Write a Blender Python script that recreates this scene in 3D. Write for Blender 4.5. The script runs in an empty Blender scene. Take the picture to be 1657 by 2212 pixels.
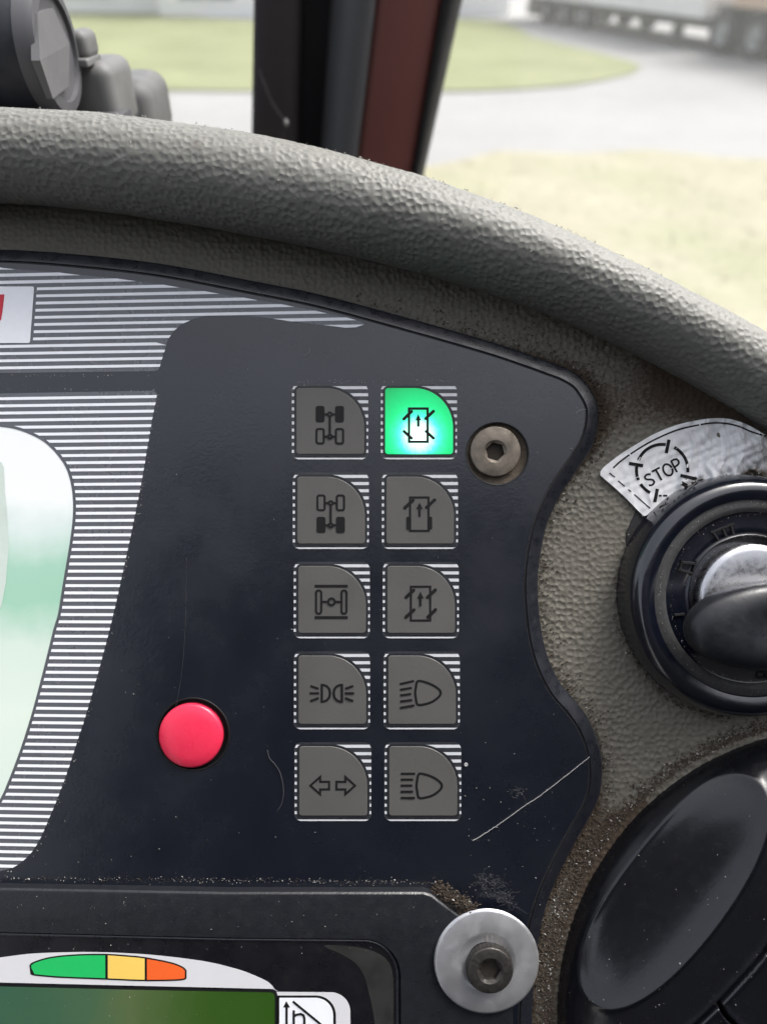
import bpy, bmesh, math, random
import numpy as np
from mathutils import Matrix, Vector
from mathutils.geometry import tessellate_polygon

random.seed(7)
rng = np.random.default_rng(7)
SC = bpy.context.scene
COL = SC.collection

# ------------------------------------------------------------------ camera, sky, sun, exposure
PITCH = math.radians(37.6)            # the phone looks down at the dashboard
FPX = 1597.0                          # focal length in photo units (photo taken as 1657 x 2212)
DIST = 0.20                           # metres from the lens to the instrument panel
K = DIST / FPX                        # metres per unit on the panel plane
U = Vector((1, 0, 0))
W = Vector((0, -math.cos(PITCH), math.sin(PITCH)))      # panel normal
V = Vector((0, math.sin(PITCH), math.cos(PITCH)))       # up along the panel
MP = Matrix((U, V, W)).transposed().to_4x4()            # panel axes -> world
CAM = W * DIST
GROUND_Z = CAM.z - 2.2

cam = bpy.data.cameras.new('camera')
cam.sensor_fit = 'VERTICAL'; cam.sensor_height = 36.0; cam.lens = 26.0
cam.clip_start = 0.01; cam.clip_end = 2000
cam.dof.use_dof = True; cam.dof.focus_distance = DIST * 0.995; cam.dof.aperture_fstop = 26.0 / 2.9
camo = bpy.data.objects.new('camera', cam)
camo.matrix_world = Matrix.Translation(CAM) @ MP
COL.objects.link(camo); SC.camera = camo

SUN_EL, SUN_AZ = math.radians(58), math.radians(60)     # azimuth from +Y towards +X
world = bpy.data.worlds.new('World'); SC.world = world; world.use_nodes = True
nt = world.node_tree; nt.nodes.clear()
sky = nt.nodes.new('ShaderNodeTexSky'); sky.sky_type = 'NISHITA'; sky.sun_disc = False
sky.sun_elevation = SUN_EL; sky.sun_rotation = SUN_AZ
sky.air_density = 1.0; sky.dust_density = 6.0
hs = nt.nodes.new('ShaderNodeHueSaturation'); hs.inputs['Saturation'].default_value = 0.32
bg = nt.nodes.new('ShaderNodeBackground'); bg.inputs['Strength'].default_value = 0.15
wo = nt.nodes.new('ShaderNodeOutputWorld')
nt.links.new(sky.outputs[0], hs.inputs['Color']); nt.links.new(hs.outputs[0], bg.inputs[0])
nt.links.new(bg.outputs[0], wo.inputs[0])

sun = bpy.data.lights.new('sun', 'SUN'); sun.energy = 1.0; sun.angle = math.radians(22); sun.color = (1, .97, .92)
suno = bpy.data.objects.new('sun', sun)
sd = Vector((math.sin(SUN_AZ) * math.cos(SUN_EL), math.cos(SUN_AZ) * math.cos(SUN_EL), math.sin(SUN_EL)))
suno.rotation_euler = sd.to_track_quat('Z', 'Y').to_euler(); suno.location = (0, 0, 5)
COL.objects.link(suno)

SC.view_settings.view_transform = 'Standard'; SC.view_settings.look = 'None'
SC.view_settings.exposure = 1.32; SC.view_settings.gamma = 1.0; SC.view_settings.use_curve_mapping = False
SC.render.engine = 'CYCLES'
SC.cycles.use_denoising = True; SC.cycles.max_bounces = 8; SC.cycles.transparent_max_bounces = 12
SC.cycles.caustics_reflective = False; SC.cycles.caustics_refractive = False

# ------------------------------------------------------------------ helpers: places
def L(x, y, h=0.0):
    """photo point (x,y) on a plane h above the panel -> panel coordinates in photo units"""
    s = 1.0 - h / FPX
    return np.array(((x - 828.5) * s, (1106.0 - y) * s, h))
def LL(pts, h=0.0):
    return np.array([L(p[0], p[1], h) for p in pts])
def ray(x, y):
    return (U * ((x - 828.5) / FPX) + V * ((1106.0 - y) / FPX) - W)      # per metre of depth
def at_depth(x, y, d):
    return CAM + ray(x, y) * d
def on_ground(x, y, z=None):
    r = ray(x, y); z = GROUND_Z if z is None else z
    return CAM + r * ((z - CAM.z) / r.z)

def spline(pts, step=6.0, closed=False):
    """Catmull-Rom through the points, evenly resampled"""
    p = np.array(pts, float); n = len(p); out = []
    rngs = range(n if closed else n - 1)
    for i in rngs:
        if closed:
            a, b, c, d = p[(i - 1) % n], p[i], p[(i + 1) % n], p[(i + 2) % n]
        else:
            a = p[i - 1] if i > 0 else 2 * p[0] - p[1]
            b, c = p[i], p[i + 1]
            d = p[i + 2] if i + 2 < n else 2 * p[-1] - p[-2]
        for t in np.linspace(0, 1, 17)[:-1]:
            out.append(.5 * ((2 * b) + (c - a) * t + (2 * a - 5 * b + 4 * c - d) * t * t + (3 * b - a - 3 * c + d) * t ** 3))
    if not closed: out.append(p[-1])
    out = np.array(out)
    return resample(out, step, closed)
def resample(p, step, closed=False):
    p = np.array(p, float)
    q = np.vstack([p, p[:1]]) if closed else p
    s = np.concatenate([[0], np.cumsum(np.linalg.norm(np.diff(q, axis=0), axis=1))])
    m = max(2, int(round(s[-1] / step)) + (0 if closed else 1))
    t = np.linspace(0, s[-1], m, endpoint=not closed)
    return np.stack([np.interp(t, s, q[:, k]) for k in range(q.shape[1])], 1)
def normals2(p, closed=False):
    if closed: d = np.roll(p, -1, 0) - np.roll(p, 1, 0)
    else: d = np.gradient(p, axis=0)
    d = d / np.maximum(np.linalg.norm(d, axis=1, keepdims=True), 1e-9)
    return np.stack([-d[:, 1], d[:, 0]], 1)
def poly_dist(px, py, poly):
    """distance from points to an open polyline"""
    best = np.full(px.shape, 1e9)
    for a, b in zip(poly[:-1], poly[1:]):
        ab = b - a; l2 = max(ab @ ab, 1e-9)
        t = np.clip(((px - a[0]) * ab[0] + (py - a[1]) * ab[1]) / l2, 0, 1)
        best = np.minimum(best, np.hypot(px - a[0] - t * ab[0], py - a[1] - t * ab[1]))
    return best
def inside(px, py, poly):
    r = np.zeros(px.shape, bool)
    for a, b in zip(poly, np.roll(poly, -1, 0)):
        c = ((a[1] > py) != (b[1] > py))
        with np.errstate(divide='ignore', invalid='ignore'):
            xi = (b[0] - a[0]) * (py - a[1]) / (b[1] - a[1]) + a[0]
        r ^= c & (px < xi)
    return r
def arc(cx, cy, r, a0, a1, n=16, ry=None):
    ry = r if ry is None else ry
    return [(cx + r * math.cos(math.radians(a0 + (a1 - a0) * i / n)), cy - ry * math.sin(math.radians(a0 + (a1 - a0) * i / n))) for i in range(n + 1)]
def rrect(x0, y0, x1, y1, r, n=6):
    return arc(x1 - r, y0 + r, r, 0, 90, n) + arc(x0 + r, y0 + r, r, 90, 180, n) + arc(x0 + r, y1 - r, r, 180, 270, n) + arc(x1 - r, y1 - r, r, 270, 360, n)

# ------------------------------------------------------------------ helpers: objects
def props(o, label=None, cat=None, group=None, kind=None):
    for k_, v_ in (('label', label), ('category', cat), ('group', group), ('kind', kind)):
        if v_: o[k_] = v_
    return o
def thing(name, label, cat, base=(0, 0, 0), group=None, space='panel'):
    o = bpy.data.objects.new(name, None); COL.objects.link(o)
    o.empty_display_size = .01
    if space == 'panel':
        o.matrix_world = MP @ Matrix.Translation(Vector(base) * K)
    else:
        o.matrix_world = Matrix.Translation(Vector(base))
    o['_b'] = [float(b) for b in base]; o['_s'] = space
    return props(o, label, cat, group)
def root_of(o):
    while o.parent: o = o.parent
    return o
def mobj(name, verts, faces, mat, parent=None, smooth=False, label=None, space='panel', base=None):
    v = np.array(verts, float).reshape(-1, 3)
    if parent is not None:
        r = root_of(parent); base = np.array(list(r['_b'])); space = r['_s']
    else:
        base = np.zeros(3) if base is None else np.array(base, float)
    v = v - base
    if space == 'panel': v = v * K
    me = bpy.data.meshes.new(name)
    me.from_pydata(v.tolist(), [], [list(map(int, f)) for f in faces])
    me.materials.append(mat)
    if smooth:
        me.polygons.foreach_set('use_smooth', [True] * len(me.polygons))
    me.update()
    o = bpy.data.objects.new(name, me); COL.objects.link(o)
    if parent is not None: o.parent = parent
    else:
        o.matrix_world = (MP @ Matrix.Translation(Vector(base) * K)) if space == 'panel' else Matrix.Translation(Vector(base))
        o['_b'] = [float(b) for b in base]; o['_s'] = space
    if label: o['label'] = label
    return o
def grid_obj(name, P, mat, parent=None, keep=None, wrap_u=False, wrap_v=False, **kw):
    """P: (n,m,3) array -> quad grid"""
    n, m = P.shape[:2]
    I = np.arange(n * m).reshape(n, m)
    A = np.vstack([I, I[:1]]) if wrap_u else I
    A = np.hstack([A, A[:, :1]]) if wrap_v else A
    q = np.stack([A[:-1, :-1], A[1:, :-1], A[1:, 1:], A[:-1, 1:]], -1)
    q = q[keep] if keep is not None else q.reshape(-1, 4)
    q = q.reshape(-1, 4)
    v = P.reshape(-1, 3)
    used, inv = np.unique(q, return_inverse=True)
    return mobj(name, v[used], inv.reshape(-1, 4), mat, parent, smooth=True, **kw), used
class MB:
    """collects shapes of one part"""
    def __init__(s): s.v = []; s.f = []; s.n = 0
    def add(s, v, f):
        v = np.array(v, float).reshape(-1, 3)
        s.v.append(v); s.f += [[i + s.n for i in q] for q in f]; s.n += len(v)
    def flat(s, poly2, h, holes=()):
        loops = [LL(poly2, h)] + [LL(q, h) for q in holes]
        s.flat3(loops)
    def flat3(s, loops):
        tri = tessellate_polygon([[Vector((p[0], p[1], 0)) for p in l] for l in loops])
        v = np.vstack(loops); out = []
        for t in tri:
            a, b, c = v[t[0]], v[t[1]], v[t[2]]
            z = (b[0] - a[0]) * (c[1] - a[1]) - (b[1] - a[1]) * (c[0] - a[0])
            out.append(t if z > 0 else t[::-1])
        s.add(v, out)
    def prism(s, poly2, h0, h1, bev=0.0):
        top = LL(poly2, h1); bot = top.copy(); bot[:, 2] = h0
        n = len(top)
        if bev:
            area = .5 * np.sum(top[:, 0] * np.roll(top[:, 1], -1) - np.roll(top[:, 0], -1) * top[:, 1])
            nn = normals2(top[:, :2], True) * (1 if area > 0 else -1)
            t2 = top.copy(); t2[:, :2] += nn * bev
            top[:, 2] = h1 - bev * .8
            s.walls(bot, top); s.walls(top, t2); s.flat3([t2])
        else:
            s.walls(bot, top); s.flat3([top])
    def walls(s, a, b, closed=True):
        n = len(a)
        s.add(np.vstack([a, b]), [(i, (i + 1) % n, n + (i + 1) % n, n + i) for i in range(n if closed else n - 1)])
    def lathe(s, c, prof, seg=72, cap_in=False):
        th = np.linspace(0, 2 * np.pi, seg, endpoint=False)
        v = []
        for r, h in prof: v.append(np.stack([c[0] + r * np.cos(th), c[1] + r * np.sin(th), np.full(seg, h, float)], 1))
        v = np.vstack(v); f = []
        for j in range(len(prof) - 1):
            for i in range(seg):
                a, b = j * seg + i, j * seg + (i + 1) % seg
                f.append((a, b, b + seg, a + seg))
        if cap_in: f.append(tuple((len(prof) - 1) * seg + i for i in range(seg)))
        s.add(v, f)
    def stroke(s, pts, w, h, closed=False, hf=None, step=None, taper=False, keep=None):
        p = np.array([[q[0], q[1]] for q in pts], float)
        if step: p = resample(p, step, closed)
        n = len(p)
        if closed:
            d0 = p - np.roll(p, 1, 0); d1 = np.roll(p, -1, 0) - p
        else:
            d = np.diff(p, axis=0); d0 = np.vstack([d[:1], d]); d1 = np.vstack([d, d[-1:]])
        d0 = d0 / np.maximum(np.linalg.norm(d0, axis=1, keepdims=True), 1e-9)
        d1 = d1 / np.maximum(np.linalg.norm(d1, axis=1, keepdims=True), 1e-9)
        n0 = np.stack([-d0[:, 1], d0[:, 0]], 1); n1 = np.stack([-d1[:, 1], d1[:, 0]], 1)
        m = n0 + n1; m /= np.maximum(np.linalg.norm(m, axis=1, keepdims=True), 1e-9)
        sc = 1 / np.clip(np.sum(m * n1, 1), .4, 1)
        ww = np.full(n, w / 2.0)
        a = p + m * (ww * sc)[:, None]; b = p - m * (ww * sc)[:, None]
        hh = (lambda q: np.array([hf(*r) for r in q]) + h) if hf else (lambda q: np.full(len(q), h, float))
        A = np.array([L(r[0], r[1], z) for r, z in zip(a, hh(a))]); B = np.array([L(r[0], r[1], z) for r, z in zip(b, hh(b))])
        f = [(i, (i + 1) % n, n + (i + 1) % n, n + i) for i in range(n if closed else n - 1)]
        if keep is not None: f = [q for i, q in enumerate(f) if keep(p[i])]
        s.add(np.vstack([A, B]), f)
    def tube(s, pts3, r, seg=6):
        p = np.array(pts3, float); n = len(p)
        d = np.gradient(p, axis=0); d /= np.maximum(np.linalg.norm(d, axis=1, keepdims=True), 1e-9)
        up = np.array([0, 0, 1.0]); v = []
        for i in range(n):
            a = np.cross(d[i], up); 
            if np.linalg.norm(a) < .1: a = np.cross(d[i], (1., 0, 0))
            a /= np.linalg.norm(a); b = np.cross(a, d[i])
            rr = r[i] if hasattr(r, '__len__') else r
            for k_ in range(seg):
                t = 2 * math.pi * k_ / seg
                v.append(p[i] + rr * (math.cos(t) * a + math.sin(t) * b))
        f = [(i * seg + k_, i * seg + (k_ + 1) % seg, (i + 1) * seg + (k_ + 1) % seg, (i + 1) * seg + k_) for i in range(n - 1) for k_ in range(seg)]
        f += [tuple(range(seg))[::-1], tuple((n - 1) * seg + k_ for k_ in range(seg))]
        s.add(v, f)
    def box(s, c, size, M3=None):
        hx, hy, hz = [q / 2 for q in size]
        v = np.array([(x, y, z) for z in (-hz, hz) for y in (-hy, hy) for x in (-hx, hx)])
        if M3 is not None: v = v @ np.array(M3).T
        s.add(v + np.array(c), [(0, 2, 3, 1), (4, 5, 7, 6), (0, 1, 5, 4), (2, 6, 7, 3), (0, 4, 6, 2), (1, 3, 7, 5)])
    def build(s, name, mat, parent=None, smooth=False, angle=None, **kw):
        o = mobj(name, np.vstack(s.v), s.f, mat, parent, smooth, **kw)
        if angle is not None:
            bm = bmesh.new(); bm.from_mesh(o.data)
            bmesh.ops.remove_doubles(bm, verts=bm.verts, dist=1e-7)
            bmesh.ops.recalc_face_normals(bm, faces=bm.faces)
            for f in bm.faces: f.smooth = True
            for e in bm.edges:
                if len(e.link_faces) == 2 and e.calc_face_angle(0) > math.radians(angle): e.smooth = False
            bm.to_mesh(o.data); bm.free()
        return o

# ------------------------------------------------------------------ materials
def new_mat(name):
    m = bpy.data.materials.new(name); m.use_nodes = True
    t = m.node_tree; b = t.nodes['Principled BSDF']
    return m, t, b
def node(t, typ, **kw):
    n = t.nodes.new(typ)
    for k_, v_ in kw.items():
        if k_.startswith('i_'): n.inputs[k_[2:]].default_value = v_
        else: setattr(n, k_, v_)
    return n
def noise(t, scale, detail=3, rough=.55, vec=None):
    n = node(t, 'ShaderNodeTexNoise'); n.inputs['Scale'].default_value = scale; n.inputs['Detail'].default_value = detail
    n.inputs['Roughness'].default_value = rough
    t.links.new(vec if vec is not None else node(t, 'ShaderNodeTexCoord').outputs['Object'], n.inputs['Vector'])
    return n
def ramp(t, src, stops):
    r = node(t, 'ShaderNodeValToRGB'); e = r.color_ramp.elements
    while len(e) < len(stops): e.new(.5)
    for q, (p, c) in zip(e, stops):
        q.position = p; q.color = (c, c, c, 1) if not hasattr(c, '__len__') else (*c, 1)
    t.links.new(src, r.inputs[0]); return r
def mixc(t, fac, a, b):
    m = node(t, 'ShaderNodeMix', data_type='RGBA')
    if hasattr(fac, 'is_linked'): t.links.new(fac, m.inputs[0])
    else: m.inputs[0].default_value = fac
    for s_, i in ((a, 6), (b, 7)):
        if hasattr(s_, 'is_linked'): t.links.new(s_, m.inputs[i])
        else: m.inputs[i].default_value = (*s_, 1)
    return m.outputs[2]
def plain(name, col, rough=.5, metal=0.0, var=.12, vscale=180, bump=None, spec=.5, coat=0, rvar=.1):
    """principled with uneven colour, uneven gloss and a fine bump"""
    m, t, b = new_mat(name)
    n = noise(t, vscale, 5)
    c = mixc(t, n.outputs['Fac'], [q * (1 - var) for q in col], [min(1, q * (1 + var)) for q in col])
    t.links.new(c, b.inputs['Base Color'])
    n2 = noise(t, vscale * 2.3, 4)
    r = ramp(t, n2.outputs['Fac'], [(.3, max(0, rough - rvar)), (.7, min(1, rough + rvar))])
    t.links.new(r.outputs[0], b.inputs['Roughness'])
    b.inputs['Metallic'].default_value = metal
    b.inputs['Specular IOR Level'].default_value = spec
    b.inputs['Coat Weight'].default_value = coat; b.inputs['Coat Roughness'].default_value = .15
    if bump:
        sc_, dist = bump
        n3 = noise(t, sc_, 2, .5)
        bp = node(t, 'ShaderNodeBump'); bp.inputs['Strength'].default_value = 1; bp.inputs['Distance'].default_value = dist
        t.links.new(n3.outputs['Fac'], bp.inputs['Height']); t.links.new(bp.outputs[0], b.inputs['Normal'])
    return m

def grain_mat(name, base, cell, depth, dirt_attr, rough=.55):
    """moulded hide grain: a raised net round small dimples, truly displaced; brown dust where the dirt attribute says"""
    m, t, b = new_mat(name)
    tc = node(t, 'ShaderNodeTexCoord')
    wob = noise(t, 1 / (cell * 2.2), 2, .5, tc.outputs['Object'])
    vm = node(t, 'ShaderNodeVectorMath', operation='SCALE'); vm.inputs['Scale'].default_value = cell * .7
    t.links.new(wob.outputs['Color'], vm.inputs[0])
    va = node(t, 'ShaderNodeVectorMath', operation='ADD')
    t.links.new(tc.outputs['Object'], va.inputs[0]); t.links.new(vm.outputs[0], va.inputs[1])
    vo = node(t, 'ShaderNodeTexVoronoi', feature='SMOOTH_F1'); vo.inputs['Scale'].default_value = 1 / cell
    vo.inputs['Smoothness'].default_value = .22; vo.inputs['Randomness'].default_value = .72
    t.links.new(va.outputs[0], vo.inputs['Vector'])
    r = ramp(t, vo.outputs['Distance'], [(.08, 0.0), (.42, .55), (.66, 1.0)]); r.color_ramp.interpolation = 'B_SPLINE'
    fine = noise(t, 5 / cell, 3, .6, tc.outputs['Object'])
    low = noise(t, .12 / cell, 3, .5, tc.outputs['Object'])
    amp = ramp(t, low.outputs['Fac'], [(.3, .65), (.7, 1.1)])
    mu = node(t, 'ShaderNodeMath', operation='MULTIPLY'); t.links.new(r.outputs[0], mu.inputs[0]); t.links.new(amp.outputs[0], mu.inputs[1])
    ad = node(t, 'ShaderNodeMath', operation='MULTIPLY_ADD'); t.links.new(fine.outputs['Fac'], ad.inputs[0]); ad.inputs[1].default_value = .14
    t.links.new(mu.outputs[0], ad.inputs[2])
    dp = node(t, 'ShaderNodeDisplacement'); dp.inputs['Scale'].default_value = depth; dp.inputs['Midlevel'].default_value = .5
    t.links.new(ad.outputs[0], dp.inputs['Height']); t.links.new(dp.outputs[0], t.nodes['Material Output'].inputs['Displacement'])
    m.displacement_method = 'BOTH'
    at = node(t, 'ShaderNodeAttribute', attribute_name='dirt')
    dn = noise(t, 1.3 / cell, 6, .75, tc.outputs['Object'])
    dm = node(t, 'ShaderNodeMath', operation='MULTIPLY_ADD'); t.links.new(dn.outputs['Fac'], dm.inputs[0]); dm.inputs[1].default_value = 1.1
    t.links.new(at.outputs['Fac'], dm.inputs[2])
    df = ramp(t, dm.outputs[0], [(.72, 0.0), (1.25, 1.0)])
    big = noise(t, .2 / cell, 4, .6, tc.outputs['Object'])
    c0 = mixc(t, big.outputs['Fac'], [q * .85 for q in base], [q * 1.15 for q in base])
    dcol = mixc(t, fine.outputs['Fac'], (.026, .018, .012), (.085, .062, .043))
    cc = mixc(t, df.outputs[0], c0, dcol)
    t.links.new(cc, b.inputs['Base Color'])
    rr = ramp(t, df.outputs[0], [(0, rough), (1, .95)])
    t.links.new(rr.outputs[0], b.inputs['Roughness'])
    b.inputs['Specular IOR Level'].default_value = .35
    return m

M = {}
M['rim'] = grain_mat('rim_grain', (.168, .168, .152), .0017, .00034, True, .5)
M['face'] = grain_mat('face_grain', (.138, .128, .105), .00165, .00036, True, .55)
M['border'] = plain('panel_border', (.012, .013, .018), .32, spec=.8, var=.25, bump=(2500, 3e-5))
M['groove'] = plain('groove', (.012, .012, .014), .7, var=.4, bump=(2500, 6e-5))
M['black'] = plain('black_plastic', (.012, .013, .017), .38, var=.3, bump=(1500, 2e-5))
M['black_tex'] = plain('textured_black', (.011, .012, .015), .36, var=.25, bump=(1650, 7e-5))
M['gloss_black'] = plain('gloss_black', (.004, .005, .010), .18, var=.3, bump=(700, 8e-6), rvar=.07, spec=.8, coat=.6)
M['screenblack'] = plain('screen_black', (.006, .006, .008), .33, var=.3, vscale=90, rvar=.12)
M['stripe_bg'] = plain('stripe_ground', (.085, .09, .103), .26, var=.15, vscale=60, rvar=.06, spec=.9)
M['stripe'] = plain('white_print', (.80, .82, .86), .4, var=.05, vscale=500)
M['white'] = plain('white_label', (.62, .62, .64), .4, var=.04)
M['keyface'] = plain('key_grey', (.086, .083, .078), .44, var=.16, vscale=45, bump=(1300, 2.5e-5))
M['key_stripe'] = plain('key_print', (.56, .57, .6), .4, var=.12, vscale=500)
M['key_bg'] = plain('key_ground', (.028, .03, .036), .3, var=.2, vscale=60, spec=.7)
M['ink'] = plain('black_ink', (.006, .006, .0065), .6, spec=.25, var=.3, bump=(3000, 1.5e-5))
M['outline'] = plain('key_outline', (.012, .013, .016), .45, var=.3, bump=(2500, 3e-5))
M['red'] = plain('red_lens', (.74, .03, .078), .3, var=.06, bump=(1500, 6e-6))
M['redprint'] = plain('red_print', (.52, .02, .04), .45)
M['green'] = plain('green_print', (.012, .46, .11), .42, var=.05)
M['yellow'] = plain('yellow_print', (.83, .56, .12), .42, var=.05)
M['orange'] = plain('orange_print', (.80, .12, .02), .42, var=.05)
M['steel'] = plain('oxidised_steel', (.17, .145, .118), .52, metal=.5, var=.8, vscale=330, bump=(900, 5e-5), rvar=.18)
M['dark_steel'] = plain('dark_steel', (.06, .056, .052), .5, metal=.7, var=.6, vscale=500, bump=(900, 6e-5), rvar=.15)
M['alu'] = plain('aluminium', (.62, .62, .635), .38, metal=.8, var=.16, vscale=140, bump=(1800, 2.2e-5))
M['chrome'] = plain('brushed_metal', (.62, .62, .64), .3, metal=1, var=.08, vscale=300, bump=(250, 6e-6))
M['rubber'] = plain('key_rubber', (.011, .012, .015), .36, var=.3, bump=(1100, 3e-5))
M['vent'] = plain('vent_plastic', (.005, .0055, .0075), .24, var=.25, bump=(1400, 2e-5), rvar=.05, spec=.6, coat=.15)
M['dust_ring'] = plain('dusty_ring', (.032, .032, .033), .6, var=.7, vscale=700, bump=(1200, 6e-5))
M['relief'] = plain('worn_relief', (.014, .014, .015), .65, spec=.2, var=.6, vscale=700, bump=(1200, 6e-5))
M['motor'] = plain('motor_black', (.016, .018, .024), .5, var=.8, vscale=120, bump=(400, 8e-5), rvar=.2)
M['capgrey'] = plain('cap_grey', (.085, .085, .091), .5, var=.1, vscale=60)
M['bracket'] = plain('bracket_grey', (.15, .15, .147), .6, var=.35, vscale=60)
M['lint'] = plain('lint', (.27, .27, .27), .9)
M['hair'] = plain('hair', (.22, .22, .23), .8)
M['hair2'] = plain('dark_hair', (.06, .06, .068), .8)
M['dust_pale'] = plain('pale_dust', (.33, .32, .30), .9, var=.5, vscale=900)
M['dust_brown'] = plain('brown_crumbs', (.05, .036, .025), .95, var=.6, vscale=900)
M['dirt_floor'] = plain('caked_dirt', (.12, .095, .07), .9, var=.7, vscale=700, bump=(900, 2e-4))
M['dirt_dark'] = plain('dirt_dark', (.02, .015, .011), .95, var=.5, vscale=900)

def membrane():
    m, t, b = new_mat('membrane_panel')
    n = noise(t, 60, 4); 
    c = mixc(t, n.outputs['Fac'], (.0022, .0036, .0085), (.004, .006, .0125))
    t.links.new(c, b.inputs['Base Color'])
    r = ramp(t, noise(t, 35, 5, .65).outputs['Fac'], [(.3, .19), (.7, .36)])
    t.links.new(r.outputs[0], b.inputs['Roughness'])
    f = noise(t, 1150, 2, .5); g = noise(t, 45, 3)
    amp = ramp(t, g.outputs['Fac'], [(.35, .25), (.65, 1.0)])
    mu = node(t, 'ShaderNodeMath', operation='MULTIPLY'); t.links.new(f.outputs['Fac'], mu.inputs[0]); t.links.new(amp.outputs[0], mu.inputs[1])
    bp = node(t, 'ShaderNodeBump'); bp.inputs['Strength'].default_value = 1; bp.inputs['Distance'].default_value = 3.2e-5
    t.links.new(mu.outputs[0], bp.inputs['Height']); t.links.new(bp.outputs[0], b.inputs['Normal'])
    b.inputs['Specular IOR Level'].default_value = 1.0
    return m
M['panel'] = membrane()

def lit_key():
    """back-lit key: an LED behind the lower middle of a green film"""
    m, t, b = new_mat('lit_green_key')
    tc = node(t, 'ShaderNodeTexCoord')
    d = node(t, 'ShaderNodeVectorMath', operation='DISTANCE')
    t.links.new(tc.outputs['Object'], d.inputs[0])
    M['_led'] = d
    n = noise(t, 900, 3)
    mr = node(t, 'ShaderNodeMath', operation='MULTIPLY_ADD'); t.links.new(n.outputs['Fac'], mr.inputs[0]); mr.inputs[1].default_value = .0016
    t.links.new(d.outputs['Value'], mr.inputs[2])
    mp = node(t, 'ShaderNodeMapRange'); mp.inputs['From Min'].default_value = 0.0; mp.inputs['From Max'].default_value = .0155
    t.links.new(mr.outputs[0], mp.inputs['Value'])
    col = ramp(t, mp.outputs[0], [(.0, (.75, 1, .9)), (.2, (.55, 1, .8)), (.40, (.05, .92, .50)), (.60, (.0, .68, .20)), (1, (.0, .50, .12))])
    st = ramp(t, mp.outputs[0], [(.0, 1.0), (.32, .9), (.48, .5), (1, .30)])
    em = node(t, 'ShaderNodeMath', operation='MULTIPLY'); em.inputs[1].default_value = 1.05
    t.links.new(st.outputs[0], em.inputs[0])
    b.inputs['Base Color'].default_value = (.01, .16, .06, 1); b.inputs['Roughness'].default_value = .45
    t.links.new(col.outputs[0], b.inputs['Emission Color']); t.links.new(em.outputs[0], b.inputs['Emission Strength'])
    return m
M['lit'] = lit_key()

def glass(name, dust, tint=(1, 1, 1)):
    m = bpy.data.materials.new(name); m.use_nodes = True; t = m.node_tree; t.nodes.clear()
    out = node(t, 'ShaderNodeOutputMaterial'); tr = node(t, 'ShaderNodeBsdfTransparent'); tr.inputs[0].default_value = (*tint, 1)
    df = node(t, 'ShaderNodeBsdfTranslucent'); df.inputs[0].default_value = (.85, .85, .82, 1)
    d2 = node(t, 'ShaderNodeBsdfDiffuse'); d2.inputs[0].default_value = (.8, .8, .78, 1)
    ms = node(t, 'ShaderNodeMixShader'); ms.inputs[0].default_value = .5
    t.links.new(df.outputs[0], ms.inputs[1]); t.links.new(d2.outputs[0], ms.inputs[2])
    n = noise(t, 14, 4); r = ramp(t, n.outputs['Fac'], [(.3, dust * .75), (.7, dust * 1.25)])
    mx = node(t, 'ShaderNodeMixShader'); t.links.new(r.outputs[0], mx.inputs[0])
    t.links.new(tr.outputs[0], mx.inputs[1]); t.links.new(ms.outputs[0], mx.inputs[2])
    t.links.new(mx.outputs[0], out.inputs[0])
    return m
M['glass'] = glass('window_glass', .067)
M['glass2'] = glass('sliding_glass', .026)

def lcd(name, stops, axis, lo, hi, rough=.2, nz=.15, nscale=40):
    """colour zones blended along one axis"""
    m, t, b = new_mat(name)
    tc = node(t, 'ShaderNodeTexCoord'); sp = node(t, 'ShaderNodeSeparateXYZ'); t.links.new(tc.outputs['Object'], sp.inputs[0])
    n = noise(t, nscale, 4, .6, tc.outputs['Object'])
    mp = node(t, 'ShaderNodeMapRange'); mp.inputs['From Min'].default_value = lo; mp.inputs['From Max'].default_value = hi
    t.links.new(sp.outputs[axis], mp.inputs['Value'])
    ad = node(t, 'ShaderNodeMath', operation='MULTIPLY_ADD'); t.links.new(n.outputs['Fac'], ad.inputs[0]); ad.inputs[1].default_value = nz
    t.links.new(mp.outputs[0], ad.inputs[2])
    sb = node(t, 'ShaderNodeMath', operation='SUBTRACT'); t.links.new(ad.outputs[0], sb.inputs[0]); sb.inputs[1].default_value = nz / 2
    r = ramp(t, sb.outputs[0], stops); t.links.new(r.outputs[0], b.inputs['Base Color'])
    b.inputs['Roughness'].default_value = rough
    return m

# ------------------------------------------------------------------ outdoors
def ground_mat(name, c1, c2, scale, bump=.02):
    m, t, b = new_mat(name)
    n = noise(t, scale, 6, .65); n2 = noise(t, scale * 6, 5, .7)
    mx = node(t, 'ShaderNodeMath', operation='MULTIPLY_ADD'); t.links.new(n2.outputs['Fac'], mx.inputs[0]); mx.inputs[1].default_value = .5
    t.links.new(n.outputs['Fac'], mx.inputs[2])
    r = ramp(t, mx.outputs[0], [(.45, c1), (1.0, c2)])
    t.links.new(r.outputs[0], b.inputs['Base Color']); b.inputs['Roughness'].default_value = .9
    b.inputs['Specular IOR Level'].default_value = .2
    return m
M['concrete'] = ground_mat('concrete', (.22, .222, .22), (.29, .29, .285), .25)
M['grass'] = ground_mat('green_grass', (.14, .158, .075), (.235, .25, .135), .5)
M['drygrass'] = ground_mat('dry_grass', (.23, .217, .15), (.34, .322, .238), .5)
_t = M['drygrass'].node_tree; _b = _t.nodes['Principled BSDF']; _src = _b.inputs['Base Color'].links[0].from_socket
_n = noise(_t, .45, 4, .6); _r = ramp(_t, _n.outputs['Fac'], [(.46, 0.0), (.72, .6)])
_t.links.new(mixc(_t, _r.outputs[0], _src, (.20, .225, .11)), _b.inputs['Base Color'])
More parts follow.
